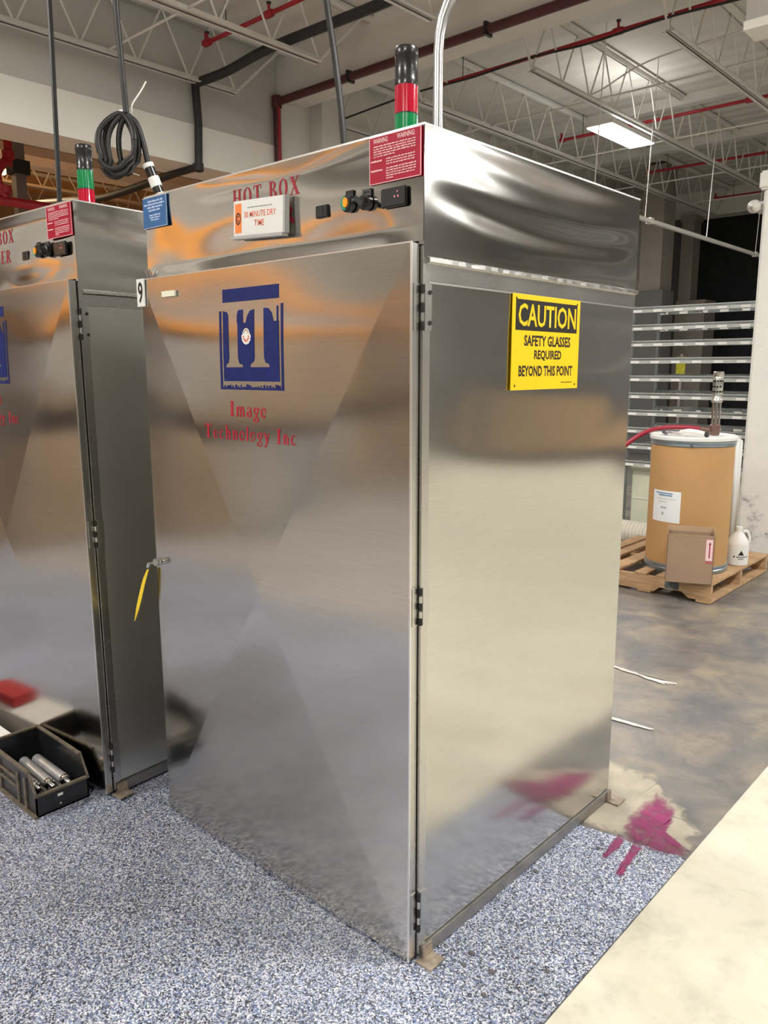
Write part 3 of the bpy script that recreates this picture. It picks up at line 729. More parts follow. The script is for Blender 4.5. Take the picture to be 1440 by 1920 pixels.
    sans('WARNING:', 'heading', 'F', -.0052, PINKP, wp, -.153, 2.112, -.106, 2.1235, .01)
    sans('WARNING:', 'heading', 'F', -.0052, PINKP, wp, -.078, 2.112, -.024, 2.1235, .01)
    g = random.Random(2); t = []
    for k in range(5): t += scribble(-.152, -.022 if k < 4 else -.085, 2.104-k*.0055, 2.1072-k*.0055, g, .006, .014, .002)
    for k in range(3): t += scribble(-.112, -.024, 2.073-k*.0058, 2.0762-k*.0058, g, .006, .014, .002)
    for k in range(5): t += scribble(-.112, -.020 if k < 4 else -.09, 2.052-k*.0056, 2.0552-k*.0056, g, .006, .014, .002)
    t += scribble(-.160, -.125, 2.071, 2.0755, g, .034, .036) + scribble(-.160, -.122, 2.050, 2.0545, g, .036, .038)
    flat('small_print', t, 'F', -.0052, PINKP, wp, .0003)
    # controls
    sk = MB().box(-.361, -.315, -.0025, .006, 1.970, 2.001).obj('socket_cover', BLACKP, e, bevel=.002)
    MB().box(-.343, -.334, -.0035, -.0025, 1.974, 1.997).obj('ridge', BLACK, sk)
    bt = MB().lathe([(.021, .0), (.021, -.010), (.018, -.013)], n=24, axis='y', o=(-.236, -.002, 1.990)).box(-.247, -.222, -.005, -.001, 2.005, 2.021).obj('push_button', BLACKP, e, smooth=True)
    flat('button_left_half', [[(-.236+.0165*math.cos(a*PI/10), 1.990+.0165*math.sin(a*PI/10)) for a in range(5, 16)]], 'F', -.0152, plain('button_green', (.01, .30, .18), .3), bt, .003)
    flat('button_right_half', [[(-.236+.0165*math.cos(a*PI/10), 1.990+.0165*math.sin(a*PI/10)) for a in range(-5, 6)]], 'F', -.0152, BLACKP, bt, .003)
    flat('button_lens', disc(-.2345, 1.991, .0085, .0115, 16), 'F', -.0182, plain('button_amber', (1.0, .36, .01), .3), bt, .003)
    kn = MB().lathe([(.019, 0), (.019, -.012), (.014, -.014), (.012, -.024)], n=20, axis='y', o=(-.176, -.002, 1.985)).box(-.190, -.161, -.005, -.001, 2.0, 2.016).obj('selector_switch', BLACKP, e, smooth=True)
    MB().obox((-.192, -.030, 1.996), (-.162, -.030, 1.975), .013, .008, (0, 1, 0)).obj('switch_lever', BLACK, kn, bevel=.002)
    flat('label_frame', [R_(-.188, 2.012, -.163, 2.014), R_(-.188, 2.003, -.163, 2.005), R_(-.188, 2.003, -.186, 2.014), R_(-.165, 2.003, -.163, 2.014)], 'F', -.0052, plain('label_grey', (.12, .12, .13), .4), kn, .0004)
    dp = MB().box(-.127, -.047, -.010, -.001, 1.963, 2.007).obj('temperature_display', BLACKP, e, bevel=.003)
    flat('digits', [R_(-.074, 1.994, -.071, 1.998), R_(-.083, 1.983, -.079, 1.988), R_(-.072, 1.983, -.068, 1.988)], 'F', -.0104, plain('digit_red', (.8, .25, .3), .3), dp)
    # stack light
    tx, ty = (-.226, .2) if first else (-.360, .272)
    b = MB().lathe([(.033, H+.0045), (.033, H+.014), (.029, H+.018), (.029, H+.036)], tx, ty, 28).obj('stack_light', BLACKP, e, smooth=True)
    b['label'] = 'black, red and green signal tower' if first else 'black, green and red signal tower'
    if not first: b.location = (0, 0, .022); MB().lathe([(.028, H-.016), (.028, H+.02)], tx, ty, 20).obj('mounting_tube', BLACKP, b, smooth=True)
    lens('lower_lens', GREEN if first else REDL, b, 2.168, 2.237, tx, ty, .030); lens('upper_lens', REDL if first else GREEN, b, 2.238, 2.306, tx, ty, .030)
    MB().lathe([(.0305, 2.307), (.0305, 2.318), (.0295, 2.320), (.0295, 2.372), (.0305, 2.374), (.0305, 2.392), (.028, 2.397)], tx, ty, 28).obj('cap', BLACKP, b, smooth=True)
    for z in (2.237, 2.168, 2.306): MB().lathe([(.0302, z-.0012), (.0302, z+.0012)], tx, ty, 28).obj('joint_ring', BLACKP, b)
    return e
o1 = oven((0, 0, 0), 0, 0, 'large stainless steel oven in the middle with a yellow caution sign', True)
o2 = oven((-1.389, -.119, .0105), .0528, -.009, 'stainless steel oven at the left edge, partly out of frame', False)
# ---- extras on the nearer oven
S = o1
cs = MB().box(-.0002, .0020, .374, .740, 1.530, 1.788); 
cso = cs.obj('caution_sign', YEL, S); cso['label'] = 'yellow and black caution sign'
flat('header_band', [R_(.389, 1.692, .723, 1.774)], 'R', .0020, BLK, cso, .0004)
sans('CAUTION', 'heading', 'R', .0027, YEL, cso, .402, 1.703, .715, 1.764, .018)
sans('SAFETY GLASSES', 'line', 'R', .0023, BLK, cso, .434, 1.650, .688, 1.680, .032)
sans('REQUIRED', 'line', 'R', .0023, BLK, cso, .488, 1.610, .638, 1.640, .032)
sans('BEYOND THIS POINT', 'line', 'R', .0023, BLK, cso, .410, 1.567, .706, 1.597, .032)
flat('fine_print', scribble(.64, .705, 1.548, 1.5505, random.Random(4), .02, .03, .002), 'R', .0023, BLK, cso, .0003)
for y, z in ((.392, 1.776), (.722, 1.776), (.392, 1.542), (.722, 1.542)): flat('rivet_hole', disc(y, z, .0035, .0035, 8), 'R', .0023, BLK, cso, .0003)
# blue sign
bs = MB().box(-1.169, -1.034, -.0050, -.0015, 2.034, 2.128).obj('blue_notice', BLUES, S); bs['label'] = 'small blue notice with white text'
g = random.Random(9); t = []
for k, (a, b_) in enumerate(((.028, .02), (.008, .012), (.026, .024), (.034, .034))): t += scribble(-1.169+a, -1.034-b_, 2.112-k*.0092, 2.1185-k*.0092, g, .012, .03, .003)
for k, a in enumerate((.036, .038, .044)): t += scribble(-1.169+a, -1.034-a, 2.070-k*.0072, 2.0752-k*.0072, g, .01, .025, .003)
flat('small_print', t, 'F', -.0052, plain('pale_blue_print', (.55, .68, .90), .4), bs, .0003)
flat('notice_border', [R_(-1.169, 2.1265, -1.034, 2.128), R_(-1.0355, 2.034, -1.034, 2.128), R_(-1.169, 2.034, -1.034, 2.0352)], 'F', -.0052, WHT, bs, .0003)
# paper sign in a white tray, hung crooked
a_ = -.05; cx_, cz_ = -.576, 1.999
def tilt(p): return rot2(p, a_, cx_, cz_)
def tilted(name, x0, x1, y0, y1, z0, z1, mat, par, bevel=0):
    mb = MB().box(x0, x1, y0, y1, z0, z1); mb.v = [(*rot2([(x, z)], a_, cx_, cz_)[0], y) for x, y, z in mb.v]; mb.v = [(x, y, z) for x, z, y in mb.v]
    return mb.obj(name, mat, par, bevel=bevel)
ps = tilted('paper_sign', -.684, -.468, -.016, -.0015, 1.951, 2.048, WHITEP, S, .001); ps['label'] = 'white card sign with orange print hung over the lettering'
tilted('holder_edge', -.470, -.462, -.018, -.0015, 1.953, 2.048, plain('grey_holder', (.45, .44, .44), .4), ps)
tilted('bottom_tray', -.686, -.466, -.024, -.0015, 1.945, 1.953, plain('grey_holder', (.45, .44, .44), .4), ps)
flat('orange_band', [tilt(R_(-.677, 1.962, -.648, 2.040))], 'F', -.0162, ORNG, ps, .0003)
flat('symbol', [tilt(p) for p in ring(-.6625, 2.000, .0115, .0165, .0085, .012) + ring(-.6625, 2.000, .006, .009, .0035, .006, 40, 330, 12)], 'F', -.0166, BLK, ps, .0003)
flat('small_print', [tilt(p) for p in scribble(-.622, -.512, 2.026, 2.0292, random.Random(8), .01, .018, .002)], 'F', -.0162, plain('grey_print', (.3, .3, .3), .4), ps, .0003)
RO = plain('red_orange_print', (.85, .16, .07), .4)
sans('30 MINUTE DRY', 'heading', 'F', -.0166, RO, ps, -.636, 2.001, -.500, 2.017, .008, (a_, cx_, cz_))
sans('TIME', 'heading', 'F', -.0166, RO, ps, -.592, 1.977, -.549, 1.993, .008, (a_, cx_, cz_))
# number tag 9
nt_ = MB().box(-1.181, -1.137, -.0365, -.0325, 1.790, 1.877).obj('number_tag', WHITEP, S); nt_['label'] = 'white tag with black 9'
sans('9', 'digit', 'F', -.0370, BLK, nt_, -1.173, 1.800, -1.145, 1.868, .02)
# small bent clip on the header edge
MB().obox((-1.150, -.004, 1.878), (-1.150, -.016, 1.905), .012, .002, (1, 0, 0)).obox((-1.137, -.004, 1.878), (-1.137, -.014, 1.908), .004, .003, (1, 0, 0)).obj('bent_clip', S_RIM, S)
# conduit rising from the top
cd = empty('conduit', (-.60, .80, 2.136), 'tall silver conduit rising from the middle oven to the ceiling', 'conduit')
MB().tube([(0, 0, 0), (0, 0, .50)] + [(.16*(1-math.cos(a))*.74, .16*(1-math.cos(a))*.3, .50+.22*math.sin(a)) for a in (.25, .5, .75, 1.0)] + [(.50, .30, 1.25), (.9, .6, 2.3), (.9, .6, ZD-2.1345)], .0165, 14).obj('tube', GALV, cd, smooth=True)
MB().lathe([(.026, 0), (.026, .014), (.020, .016), (.020, .045)], n=16).obj('connector', GALV, cd, smooth=True)
# power cables
hang_cable('power_cable', [(-.747, .5, 2.135), (-.757, .5, 2.35), (-.79, .5, 2.58), (-.828, .5, 2.77), (-.90, .52, 3.1), (-.95, .55, 3.8), (-.96, .56, ZD)], .0105, BLACK, 'black cable entering the middle of the centre oven top', 'cable', 'hanging black cables')
hang_cable('power_cable', [(-2.150, .2, 2.152), (-2.138, .2, 2.264), (-2.122, .2, 2.6), (-2.105, .2, 3.04), (-2.09, .2, 4), (-2.08, .2, ZD)], .0105, BLACK, 'straight black cable dropping onto the left oven', 'cable', 'hanging black cables')
cc = empty('coiled_cable', (-1.215, -.018, 2.398), 'black cable with a tied coil plugged into the centre oven corner', 'cable', 'hanging black cables')
def cv(u, z, w=0): return (.74*u+.67*w, .67*u-.74*w, z)          # u across the coil, w through it
MB().tube(bez([cv(.0, -.005), cv(-.006, .12), cv(-.014, .34), cv(-.025, .9), cv(-.03, ZD-2.398)], 6), .0092, 10).obj('drop_cable', BLACK, cc, smooth=True)
for k, (ul, ur, wz, tl) in enumerate(((-.096, .018, -.016, .0), (-.078, .026, .0, .004), (-.060, .024, .016, -.004), (-.030, .034, .0, .0), (-.088, .030, .03, .006))):
    pts = []
    for i in range(32):
        a = 2*PI*i/32; cu_ = (ul+ur)/2; ru = (ur-ul)/2; z = -.100+(.094-.002*k)*math.sin(a)
        sh = .35*max(0, math.sin(a))**3                         # loops gather at the tie
        pts.append(cv((cu_+ru*math.cos(a))*(1-sh)-.012*(1 if math.sin(a) < -.7 else 0), z+tl, wz*(1-.8*max(0, math.sin(a)))))
    MB().tube(pts+[pts[0]], .0088, 10, cap=False).obj('coil_loop', BLACK, cc, smooth=True)
MB().tube(bez([cv(.004, -.01), cv(.030, -.035), cv(.048, -.09), cv(.062, -.165)], 6), .0088, 10).obj('lead', BLACK, cc, smooth=True)
A = Vector(cv(.060, -.158)); B = Vector(cv(.098, -.262))
pl = MB().tube([A, B], .0165, 14).obj('plug', BLACKP, cc, smooth=True)
for t0, t1, r_ in ((.0, .12, .018), (.40, .68, .0185), (.88, 1.0, .0185)): MB().tube([A.lerp(B, t0), A.lerp(B, t1)], r_, 14).obj('white_band', WHITEP, pl, smooth=True)
MB().tube(bez([cv(-.012, -.03, -.02), cv(-.012, -.004, -.014), cv(.012, -.002, -.014), cv(.02, .02), cv(.05, .06), cv(.068, .088)], 5), .0026, 6).obj('cable_tie', WHITEP, cc, smooth=True)
MB().tube(bez([cv(-.022, -.165, -.03), cv(.0, -.178, -.034), cv(.022, -.186, -.03)], 5), .002, 6).obj('cable_tie', WHITEP, cc, smooth=True)
# latch with yellow strap
la = MB().tube([(-1.178, -.048, .929), (-1.10, -.046, .947)], .0045, 8).tube([(-1.132, -.034, .940), (-1.120, -.060, .943)], .011, 8).tube([(-1.178, -.05, .929), (-1.186, -.05, .915)], .006, 8).obj('latch', CHROME, S, smooth=True)
LT = MB().lathe([(.013, -.03), (.013, -.044), (.008, -.046)], n=14, axis='y', o=(-1.150, 0, .936)).lathe([(.010, -.03), (.010, -.052)], n=12, axis='y', o=(-1.112, 0, .944)).obj('latch_boss', CHROME, la, smooth=True)
ys = MB()
P = bez([(-1.185, -.05, .905), (-1.205, -.056, .86), (-1.235, -.062, .78), (-1.262, -.058, .735), (-1.285, -.055, .698)], 6); n_ = len(P)
for i, p in enumerate(P):
    wd = .005+.008*math.sin(PI*min(1, (i+2)/n_)); ys.v += [(p.x-wd, p.y, p.z), (p.x+wd, p.y-.003, p.z+.004)]
ys.f = [(2*i, 2*i+1, 2*i+3, 2*i+2) for i in range(n_-1)]
yo = ys.obj('pull_strap', plain('yellow_strap', (.85, .62, .03), .5), la); sd = yo.modifiers.new('s', 'SOLIDIFY'); sd.thickness = .002

# ================================================================ parts bin in front of the left oven
bn = empty('parts_bin', (-1.667, -.284, 0), 'black plastic hopper bin of metal cylinders in front of the left oven', 'bin')
X0, X1 = -.203, .202; Yb = .099
prof = [(X0, 0), (X1, 0), (X1, .084), (.155, .156), (X0, .156)]
mb = MB(); mb.box(X0, X1, -Yb, Yb, .0, .006)
for y in (-Yb, Yb-.005):
    v = [(x, y, z) for x, z in prof] + [(x, y+.005, z) for x, z in prof]; k = 5
    mb.add(v, [tuple(range(k)), tuple(k+i for i in range(k))[::-1]] + [(i, k+i, k+(i+1) % k, (i+1) % k) for i in range(k)])
mb.box(X0, X0+.005, -Yb, Yb, 0, .156); mb.box(X1-.006, X1, -Yb, Yb, 0, .080); mb.obj('shell', BLACKP, bn)
DUST = plain('dusty_black_edge', (.14, .115, .085), .5, var=.4, vs=30)
mb = MB()
for y in (-Yb-.006, Yb-.008): mb.box(X0, .155, y, y+.014, .154, .162); mb.obox((.155, y+.007, .158), (X1, y+.007, .086), .014, .006, (0, 1, 0))
mb.box(X0-.004, X0+.008, -Yb, Yb, .154, .162); mb.box(X1-.01, X1+.006, -Yb-.004, Yb+.004, .078, .086); mb.obj('rim', DUST, bn, bevel=.001)
MB().box(X0-.005, X1+.008, -Yb-.013, -Yb, 0, .010).obj('foot_flange', DUST, bn, bevel=.001)
mb = MB()
for x in (-.10, .06, .12): mb.box(x, x+.012, -Yb-.006, -Yb, .010, .13)
mb.box(-.10, .07, -Yb-.007, -Yb, .100, .106); mb.box(-.10, .07, -Yb-.007, -Yb, .066, .072); mb.obj('label_slot', DUST, bn)
flat('white_dot', [R_(-.02, .060, .0, .070)], 'R', X1+.001, WHT, bn).location = (0, 0, -.008)
flat('white_dot', [R_(-.014, .020, -.008, .025)], 'R', X1+.001, WHT, bn)
ZN = plain('zinc_grey_metal', (.50, .50, .52), .36, .6, var=.2, vs=20)
first_rod = None
spots = [(-.025, -.062, .027, .03), (.02, -.014, .027, .0), (.03, .044, .027, -.02), (.0, -.056, .070, -.03), (.02, -.008, .070, -.05), (.035, .042, .069, -.01)]
lbl = ['lower layer metal cylinder nearest the label slot side of the bin', 'lower layer metal cylinder in the middle of the bin', 'lower layer metal cylinder nearest the steel oven', 'top layer metal cylinder nearest the label slot side of the bin', 'middle metal cylinder of the bin top layer, with a ring end', 'top layer metal cylinder nearest the steel oven']
for i, (x, y, z, rz) in enumerate(spots):
    if i == 0:
        r = empty('metal_cylinder', (0, 0, 0), lbl[0], 'metal cylinder', 'metal cylinders in the bin')
        MB().lathe([(.012, -.115), (.0175, -.112), (.0175, .07), (.0165, .074)], n=18, axis='x').obj('barrel', ZN, r, smooth=True)
        MB().lathe([(.0165, .074), (.018, .078), (.018, .088), (.013, .092)], n=18, axis='x').obj('collar', CHROME, r, smooth=True)
        MB().lathe([(.008, .09), (.008, .104), (.010, .105), (.006, .116)], n=12, axis='x').obj('tip', CHROME, r, smooth=True)
        first_rod = r
    else:
        r = first_rod.copy(); C.objects.link(r)
        for ch in list(first_rod.children): q = ch.copy(); C.objects.link(q); q.parent = r
        r['label'] = lbl[i]
    r.location = (-1.667+x, -.284+y, z); r.rotation_euler = (0, -.01 if i > 2 else 0, rz); r.scale = (1.25, 1.15, 1.15)
tag(MB().box(-.25, .24, -.09, .09, 0, .098).obj('white_carton', plain('white_card', (.86, .84, .80), .6, var=.03), None, bevel=.003), 'low white carton behind the black bin at the left edge', 'carton').location = (-2.20, -.325, 0)
rb = MB().box(-.12, .12, -.06, .06, 0, .05).obj('added_red_box', plain('added_red_box', (.5, .01, .02), .5), None, bevel=.003); rb.location = (-2.35, -.325, .098)  # unseen box, added for the red blur it reflects in the oven door
tag(rb, 'small red box added on the white carton, out of frame, for its reflection', 'box')

# ================================================================ floor marks
def blob(name, pts, mat, parent, z=.0012, inner=.72):
    n = len(pts); cx = sum(p[0] for p in pts)/n; cy = sum(p[1] for p in pts)/n; vs = [(cx, cy, z)]; fs = []; fade = [1.0]
    for sc_, fd in ((inner, 1.0), (1.0, .55), (1.16, 0.0)):
        vs += [(cx+(x-cx)*sc_, cy+(y-cy)*sc_, z) for x, y in pts]; fade += [fd]*n
    for i in range(n):
        j = (i+1) % n; fs.append((0, 1+i, 1+j))
        for r in (0, 1): fs.append((1+r*n+i, 1+(r+1)*n+i, 1+(r+1)*n+j, 1+r*n+j))
    me = bpy.data.meshes.new(name); me.from_pydata(vs, [], fs); me.update()
    at = me.attributes.new('fade', 'FLOAT', 'POINT'); at.data.foreach_set('value', fade)
    if me.polygons[0].normal.z < 0: me.flip_normals()
    return link(name, me, mat, parent)
def blob_solid(name, pts, mat, parent, z=.0012):
    mb = MB(); n = len(pts); mb.add([(x, y, z) for x, y in pts] + [(x, y, z-.001) for x, y in pts], [tuple(range(n)), tuple(n+i for i in range(n))[::-1]] + [(i, n+i, n+(i+1) % n, (i+1) % n) for i in range(n)])
    return mb.obj(name, mat, parent)
def jag(pts, sub=6, amp=.006, seed=1):
    g = random.Random(seed); out = []
    for i in range(len(pts)):
        a = pts[i]; b = pts[(i+1) % len(pts)]
        for k in range(sub): t = k/sub; out.append((a[0]+(b[0]-a[0])*t+g.uniform(-amp, amp), a[1]+(b[1]-a[1])*t+g.uniform(-amp, amp)))
    return out
sp_ = empty('paint_spill', (0, 0, 0), 'magenta paint spill on the floor beside the centre oven foot', 'paint spill')
blob('spill_patch', jag([(.12, 1.27), (.215, 1.21), (.245, 1.10), (.255, 1.04), (.352, .985), (.352, .94), (.24, .912), (.185, .905), (.14, .935), (.112, 1.06)], 6, .006, 1), PINK, sp_, .0030)
blob('streak', jag([(.13, .93), (.165, .91), (.172, .80), (.163, .745), (.150, .75), (.138, .85)], 5, .004, 2), PINK, sp_, .0030)
blob('streak', jag([(.19, .92), (.225, .91), (.235, .80), (.245, .70), (.225, .70), (.205, .82)], 5, .004, 3), PINK, sp_, .0030)
tp = blob('bare_patch', jag([(-.30, 1.37), (.06, 1.39), (.13, 1.29), (.26, 1.20), (.345, 1.12), (.345, .95), (.0, .91), (-.30, .91)], 7, .012, 4), TANW, None, -.0015)
tag(tp, 'bare tan concrete patch between dark concrete and speckled coating', 'floor patch')
wl_ = empty('painted_line', (0, 0, 0), 'worn white paint line on the dark concrete beside the oven', 'floor line')
blob('line_piece', jag([(-.75, 2.42), (-.60, 2.395), (-.44, 2.365), (-.32, 2.355), (-.24, 2.372), (-.30, 2.315), (-.44, 2.34), (-.60, 2.36), (-.75, 2.38)], 5, .006, 5), WLINE, wl_)
blob('line_piece', jag([(-.36, 1.78), (-.20, 1.785), (-.12, 1.79), (-.13, 1.772), (-.22, 1.758), (-.36, 1.755)], 5, .004, 6), WLINE, wl_)
for i, (x, y) in enumerate(((.10, .07), (.17, .10), (.20, .02), (.09, .12), (.28, .20), (.03, .55), (.12, .80))):
    o = MB().lathe([(.004, 0), (.008, .003), (.005, .006)], n=7).obj('debris_crumb', plain('crumb', (.10, .09, .09), .8), None); o.location = (x, y, .0); o.scale = (1+.5*(i % 2), 1, .7)
    tag(o, 'dark debris crumb on the speckled floor beside the oven foot', 'debris', 'dark crumbs on the speckled floor')

# ================================================================ pallet and what stands on it
pa = empty('wooden_pallet', (-1.16, 4.49, 0), 'worn wooden pallet under the fibre drum', 'pallet')
px0, px1, py0, py1 = -.56, .52, -.61, .61
mb0 = MB()
def board(name, x0, x1, y0, y1, z0, z1, tilt_=0):
    o = MB().box(x0, x1, y0, y1, z0, z1).obj(name, WOOD, pa, bevel=.002); o.rotation_euler = (0, 0, tilt_); return o
for x0, x1 in ((.33, .52), (.13, .27), (-.03, .06), (-.26, -.15), (-.43, -.34), (-.56, -.46)): board('deck_board', x0, x1, py0, py1, .122, .140)
for x0, x1 in ((.42, .52), (.0, .10), (-.56, -.46)): board('bottom_board', x0, x1, py0, py1, 0, .018)
for y in (py0, -.02, py1-.038):
    zz = [(px0, .018), (px0+.14, .018), (px0+.18, .055), (px0+.36, .055), (px0+.40, .018), (px1-.40, .018), (px1-.36, .055), (px1-.20, .055), (px1-.15, .018), (px1, .018), (px1, .122), (px0, .122)]
    n = len(zz); v = [(a, y, b) for a, b in zz] + [(a, y+.038, b) for a, b in zz]
    MB().add(v, [tuple(range(n)), tuple(n+i for i in range(n))[::-1]] + [(i, n+i, n+(i+1) % n, (i+1) % n) for i in range(n)]).obj('stringer', WOOD, pa)
MB().box(.20, .30, py0-.001, py0, .06, .12).obj('grey_stamp', plain('stamp_grey', (.12, .14, .15), .8, var=.3, vs=30), pa)
dr = empty('fibre_drum', (-.985, 4.29, .140), 'tall brown fibre drum with white lid on the pallet', 'drum')
MB().lathe([(.278, .0), (.285, .004), (.285, .948)], n=64).obj('body', KRAFT, dr, smooth=True)
STG = plain('blue_grey_hoop', (.30, .36, .41), .3, .7, var=.1)
MB().lathe([(.287, .0), (.291, .005), (.291, .028), (.287, .032), (.287, .036), (.291, .040), (.291, .055), (.286, .058)], n=64).obj('bottom_hoop', STG, dr, smooth=True)
MB().lathe([(.287, .908), (.292, .912), (.290, .93), (.294, .935), (.294, .952), (.290, .958)], n=64).obj('top_hoop', STG, dr, smooth=True)
MB().lathe([(.298, .950), (.300, .956), (.300, .972), (.290, .978), (.276, .970)], n=64).obj('lid', WHITEP, dr, smooth=True)
MB().lathe([(.01, 0), (.014, .006), (.010, .010)], n=10, axis='y', o=(.10, -.285, .92)).obj('locking_clasp', plain('clasp', (.2, .22, .25), .4, .8), dr)
lab = MB(); A0 = math.radians(-116); A1 = math.radians(-66); n = 16; 
A0, A1 = math.radians(-112-14), math.radians(-66-14); r0 = .2862
for i in range(n+1):
    a = A0+(A1-A0)*i/n; lab.v += [(r0*math.cos(a), r0*math.sin(a), .365), (r0*math.cos(a), r0*math.sin(a), .590)]
lab.f = [(2*i, 2*i+2, 2*i+3, 2*i+1) for i in range(n)]
lo_ = lab.obj('paper_label', plain('paper_white', (.80, .82, .84), .6), dr, smooth=True)
def curved_print(par, rows, mat, nm):
    mb = MB(); g = random.Random(5)
    for (a0, a1, z0, z1) in rows:
        a = a0
        while a < a1:
            b = min(a+g.uniform(.02, .05), a1); k = len(mb.v); r_ = r0+.0006
            mb.v += [(r_*math.cos(a), r_*math.sin(a), z0), (r_*math.cos(b), r_*math.sin(b), z0), (r_*math.cos(b), r_*math.sin(b), z1), (r_*math.cos(a), r_*math.sin(a), z1)]
            mb.f.append((k, k+1, k+2, k+3)); a = b+.008
    return mb.obj(nm, mat, par)
curved_print(lo_, [(A0+.10, A1-.20, .568, .576), (A0+.20, A1-.22, .552, .562)], plain('blue_print', (.05, .16, .35), .5), 'blue_print')
curved_print(lo_, [(A0+.12, A1-.1, .530, .533), (A0+.2, A1-.35, .508, .512), (A0+.28, A1-.35, .462, .474), (A0+.32, A1-.42, .415, .435)], plain('grey_small_print', (.35, .36, .38), .5), 'grey_print')
pu = empty('transfer_pump', (-.872, 4.392, 1.115), 'upright perforated metal pump standing in the drum lid', 'pump')
CP = plain('brushed_pump_metal', (.50, .49, .47), .3, .9, var=.35, vs=40)
BR = plain('brown_pump_base', (.16, .09, .07), .45, .3, var=.3)
MB().lathe([(.030, 0), (.034, .005), (.034, .035), (.038, .04), (.038, .07), (.030, .075)], n=20).obj('base', BR, pu, smooth=True)
for k in range(6):
    a = 2*PI*k/6; MB().tube([(.027*math.cos(a), .027*math.sin(a), .07), (.027*math.cos(a), .027*math.sin(a), .235)], .0055, 6).obj('tie_rod', CHROME, pu)
MB().tube([(0, 0, .07), (0, 0, .235)], .012, 10).obj('shaft', CP, pu, smooth=True)
MB().lathe([(.036, .232), (.038, .238), (.038, .252), (.032, .26), (.031, .29), (.035, .295), (.035, .41), (.033, .415), (.036, .42), (.036, .448), (.030, .452)], n=24).obj('perforated_sleeve', CP, pu, smooth=True)
for zz, m_ in ((.31, 5), (.345, 4), (.385, 5)):
    for k in range(m_): a = -2.4+k*.55; MB().tube([(.033*math.cos(a), .033*math.sin(a), zz), (.0368*math.cos(a), .0368*math.sin(a), zz)], .008, 8).obj('hole', BLACK, pu)
MB().tube([(-.03, -.02, .035), (-.09, -.06, .045)], .017, 10).obj('outlet', BR, pu, smooth=True)
hang_cable('red_hose', [(-.96, 4.33, 1.160), (-1.04, 4.27, 1.168), (-1.16, 4.18, 1.165), (-1.26, 4.12, 1.135), (-1.36, 4.06, 1.06), (-1.45, 4.0, .95), (-1.60, 3.95, .7), (-1.8, 3.9, .3), (-1.95, 3.9, .022), (-2.5, 3.95, .022)], .017, plain('red_rubber', (.30, .012, .035), .35, var=.1), 'red hose arching off the drum lid behind the oven', 'hose', n=10)
nz = empty('dispensing_nozzle', (-.90, 4.19, 1.118), 'white and chrome nozzle lying on the drum lid', 'nozzle')
MB().tube(bez([(-.13, -.02, .02), (-.06, -.06, .035), (.0, -.05, .03), (.06, -.055, .018)], 5), .016, 10).obj('barrel', WHITEP, nz, smooth=True)
MB().lathe([(.017, 0), (.021, .004), (.021, .02), (.017, .024)], n=14, axis='x', o=(.055, -.055, .018)).obj('tip_ring', BLACK, nz)
MB().tube([(-.14, .0, .012), (-.26, .05, .012)], .010, 8).obj('grip', plain('pinkish_grip', (.55, .48, .5), .5), nz, smooth=True)
cl_ = MB().obox((-1.16, 4.17, 1.134), (-1.12, 4.13, 1.124), .02, .012).obj('small_clamp', plain('clasp', (.2, .22, .25), .4, .8), None); tag(cl_, 'small grey metal clamp on the left of the drum lid', 'clamp')
# carton leaning against the drum
ca = empty('cardboard_box', (-.77, 3.81, .140), 'brown open cardboard box with red arrow label in front of the drum', 'box', rz=math.atan2(.12, .28))
MB().box(-.15, .15, 0, .004, 0, .335).box(-.15, .15, .146, .15, 0, .335).box(-.15, -.146, 0, .15, 0, .335).box(.146, .15, 0, .15, 0, .335).box(-.15, .15, 0, .15, 0, .004).obj('carton_body', CARD, ca)
LC = plain('light_card_edge', (.50, .35, .22), .8, var=.08)
MB().obox((-.146, .148, .335), (.146, .148, .335), .003, .05, (0, 0, 1)).obj('rear_flap', LC, ca).location = (0, .0, .012)
MB().obox((-.15, .002, .335), (.15, .002, .335), .004, .004).obj('front_edge', LC, ca)
MB().obox((-.149, .0, .335), (-.149, .15, .335), .003, .05).obj('side_flap', LC, ca).location = (0, 0, .012)
MB().obox((.149, .0, .335), (.149, .15, .335), .003, .05).obj('side_flap', LC, ca).location = (0, 0, .012)
al = flat('arrow_label', [R_(.095, .165, .142, .315)], 'F', -.0006, plain('pink_white_label', (.86, .66, .68), .5), ca)
flat('red_arrow', [R_(.117, .185, .124, .285), [(.112, .28), (.129, .28), (.1205, .297)]], 'F', -.0013, REDS, al)
flat('label_frame', [R_(.095, .165, .097, .315), R_(.14, .165, .142, .315), R_(.095, .313, .142, .315), R_(.095, .165, .142, .167), R_(.1, .150, .142, .158)], 'F', -.0013, plain('label_red_edge', (.7, .1, .15), .5), al)
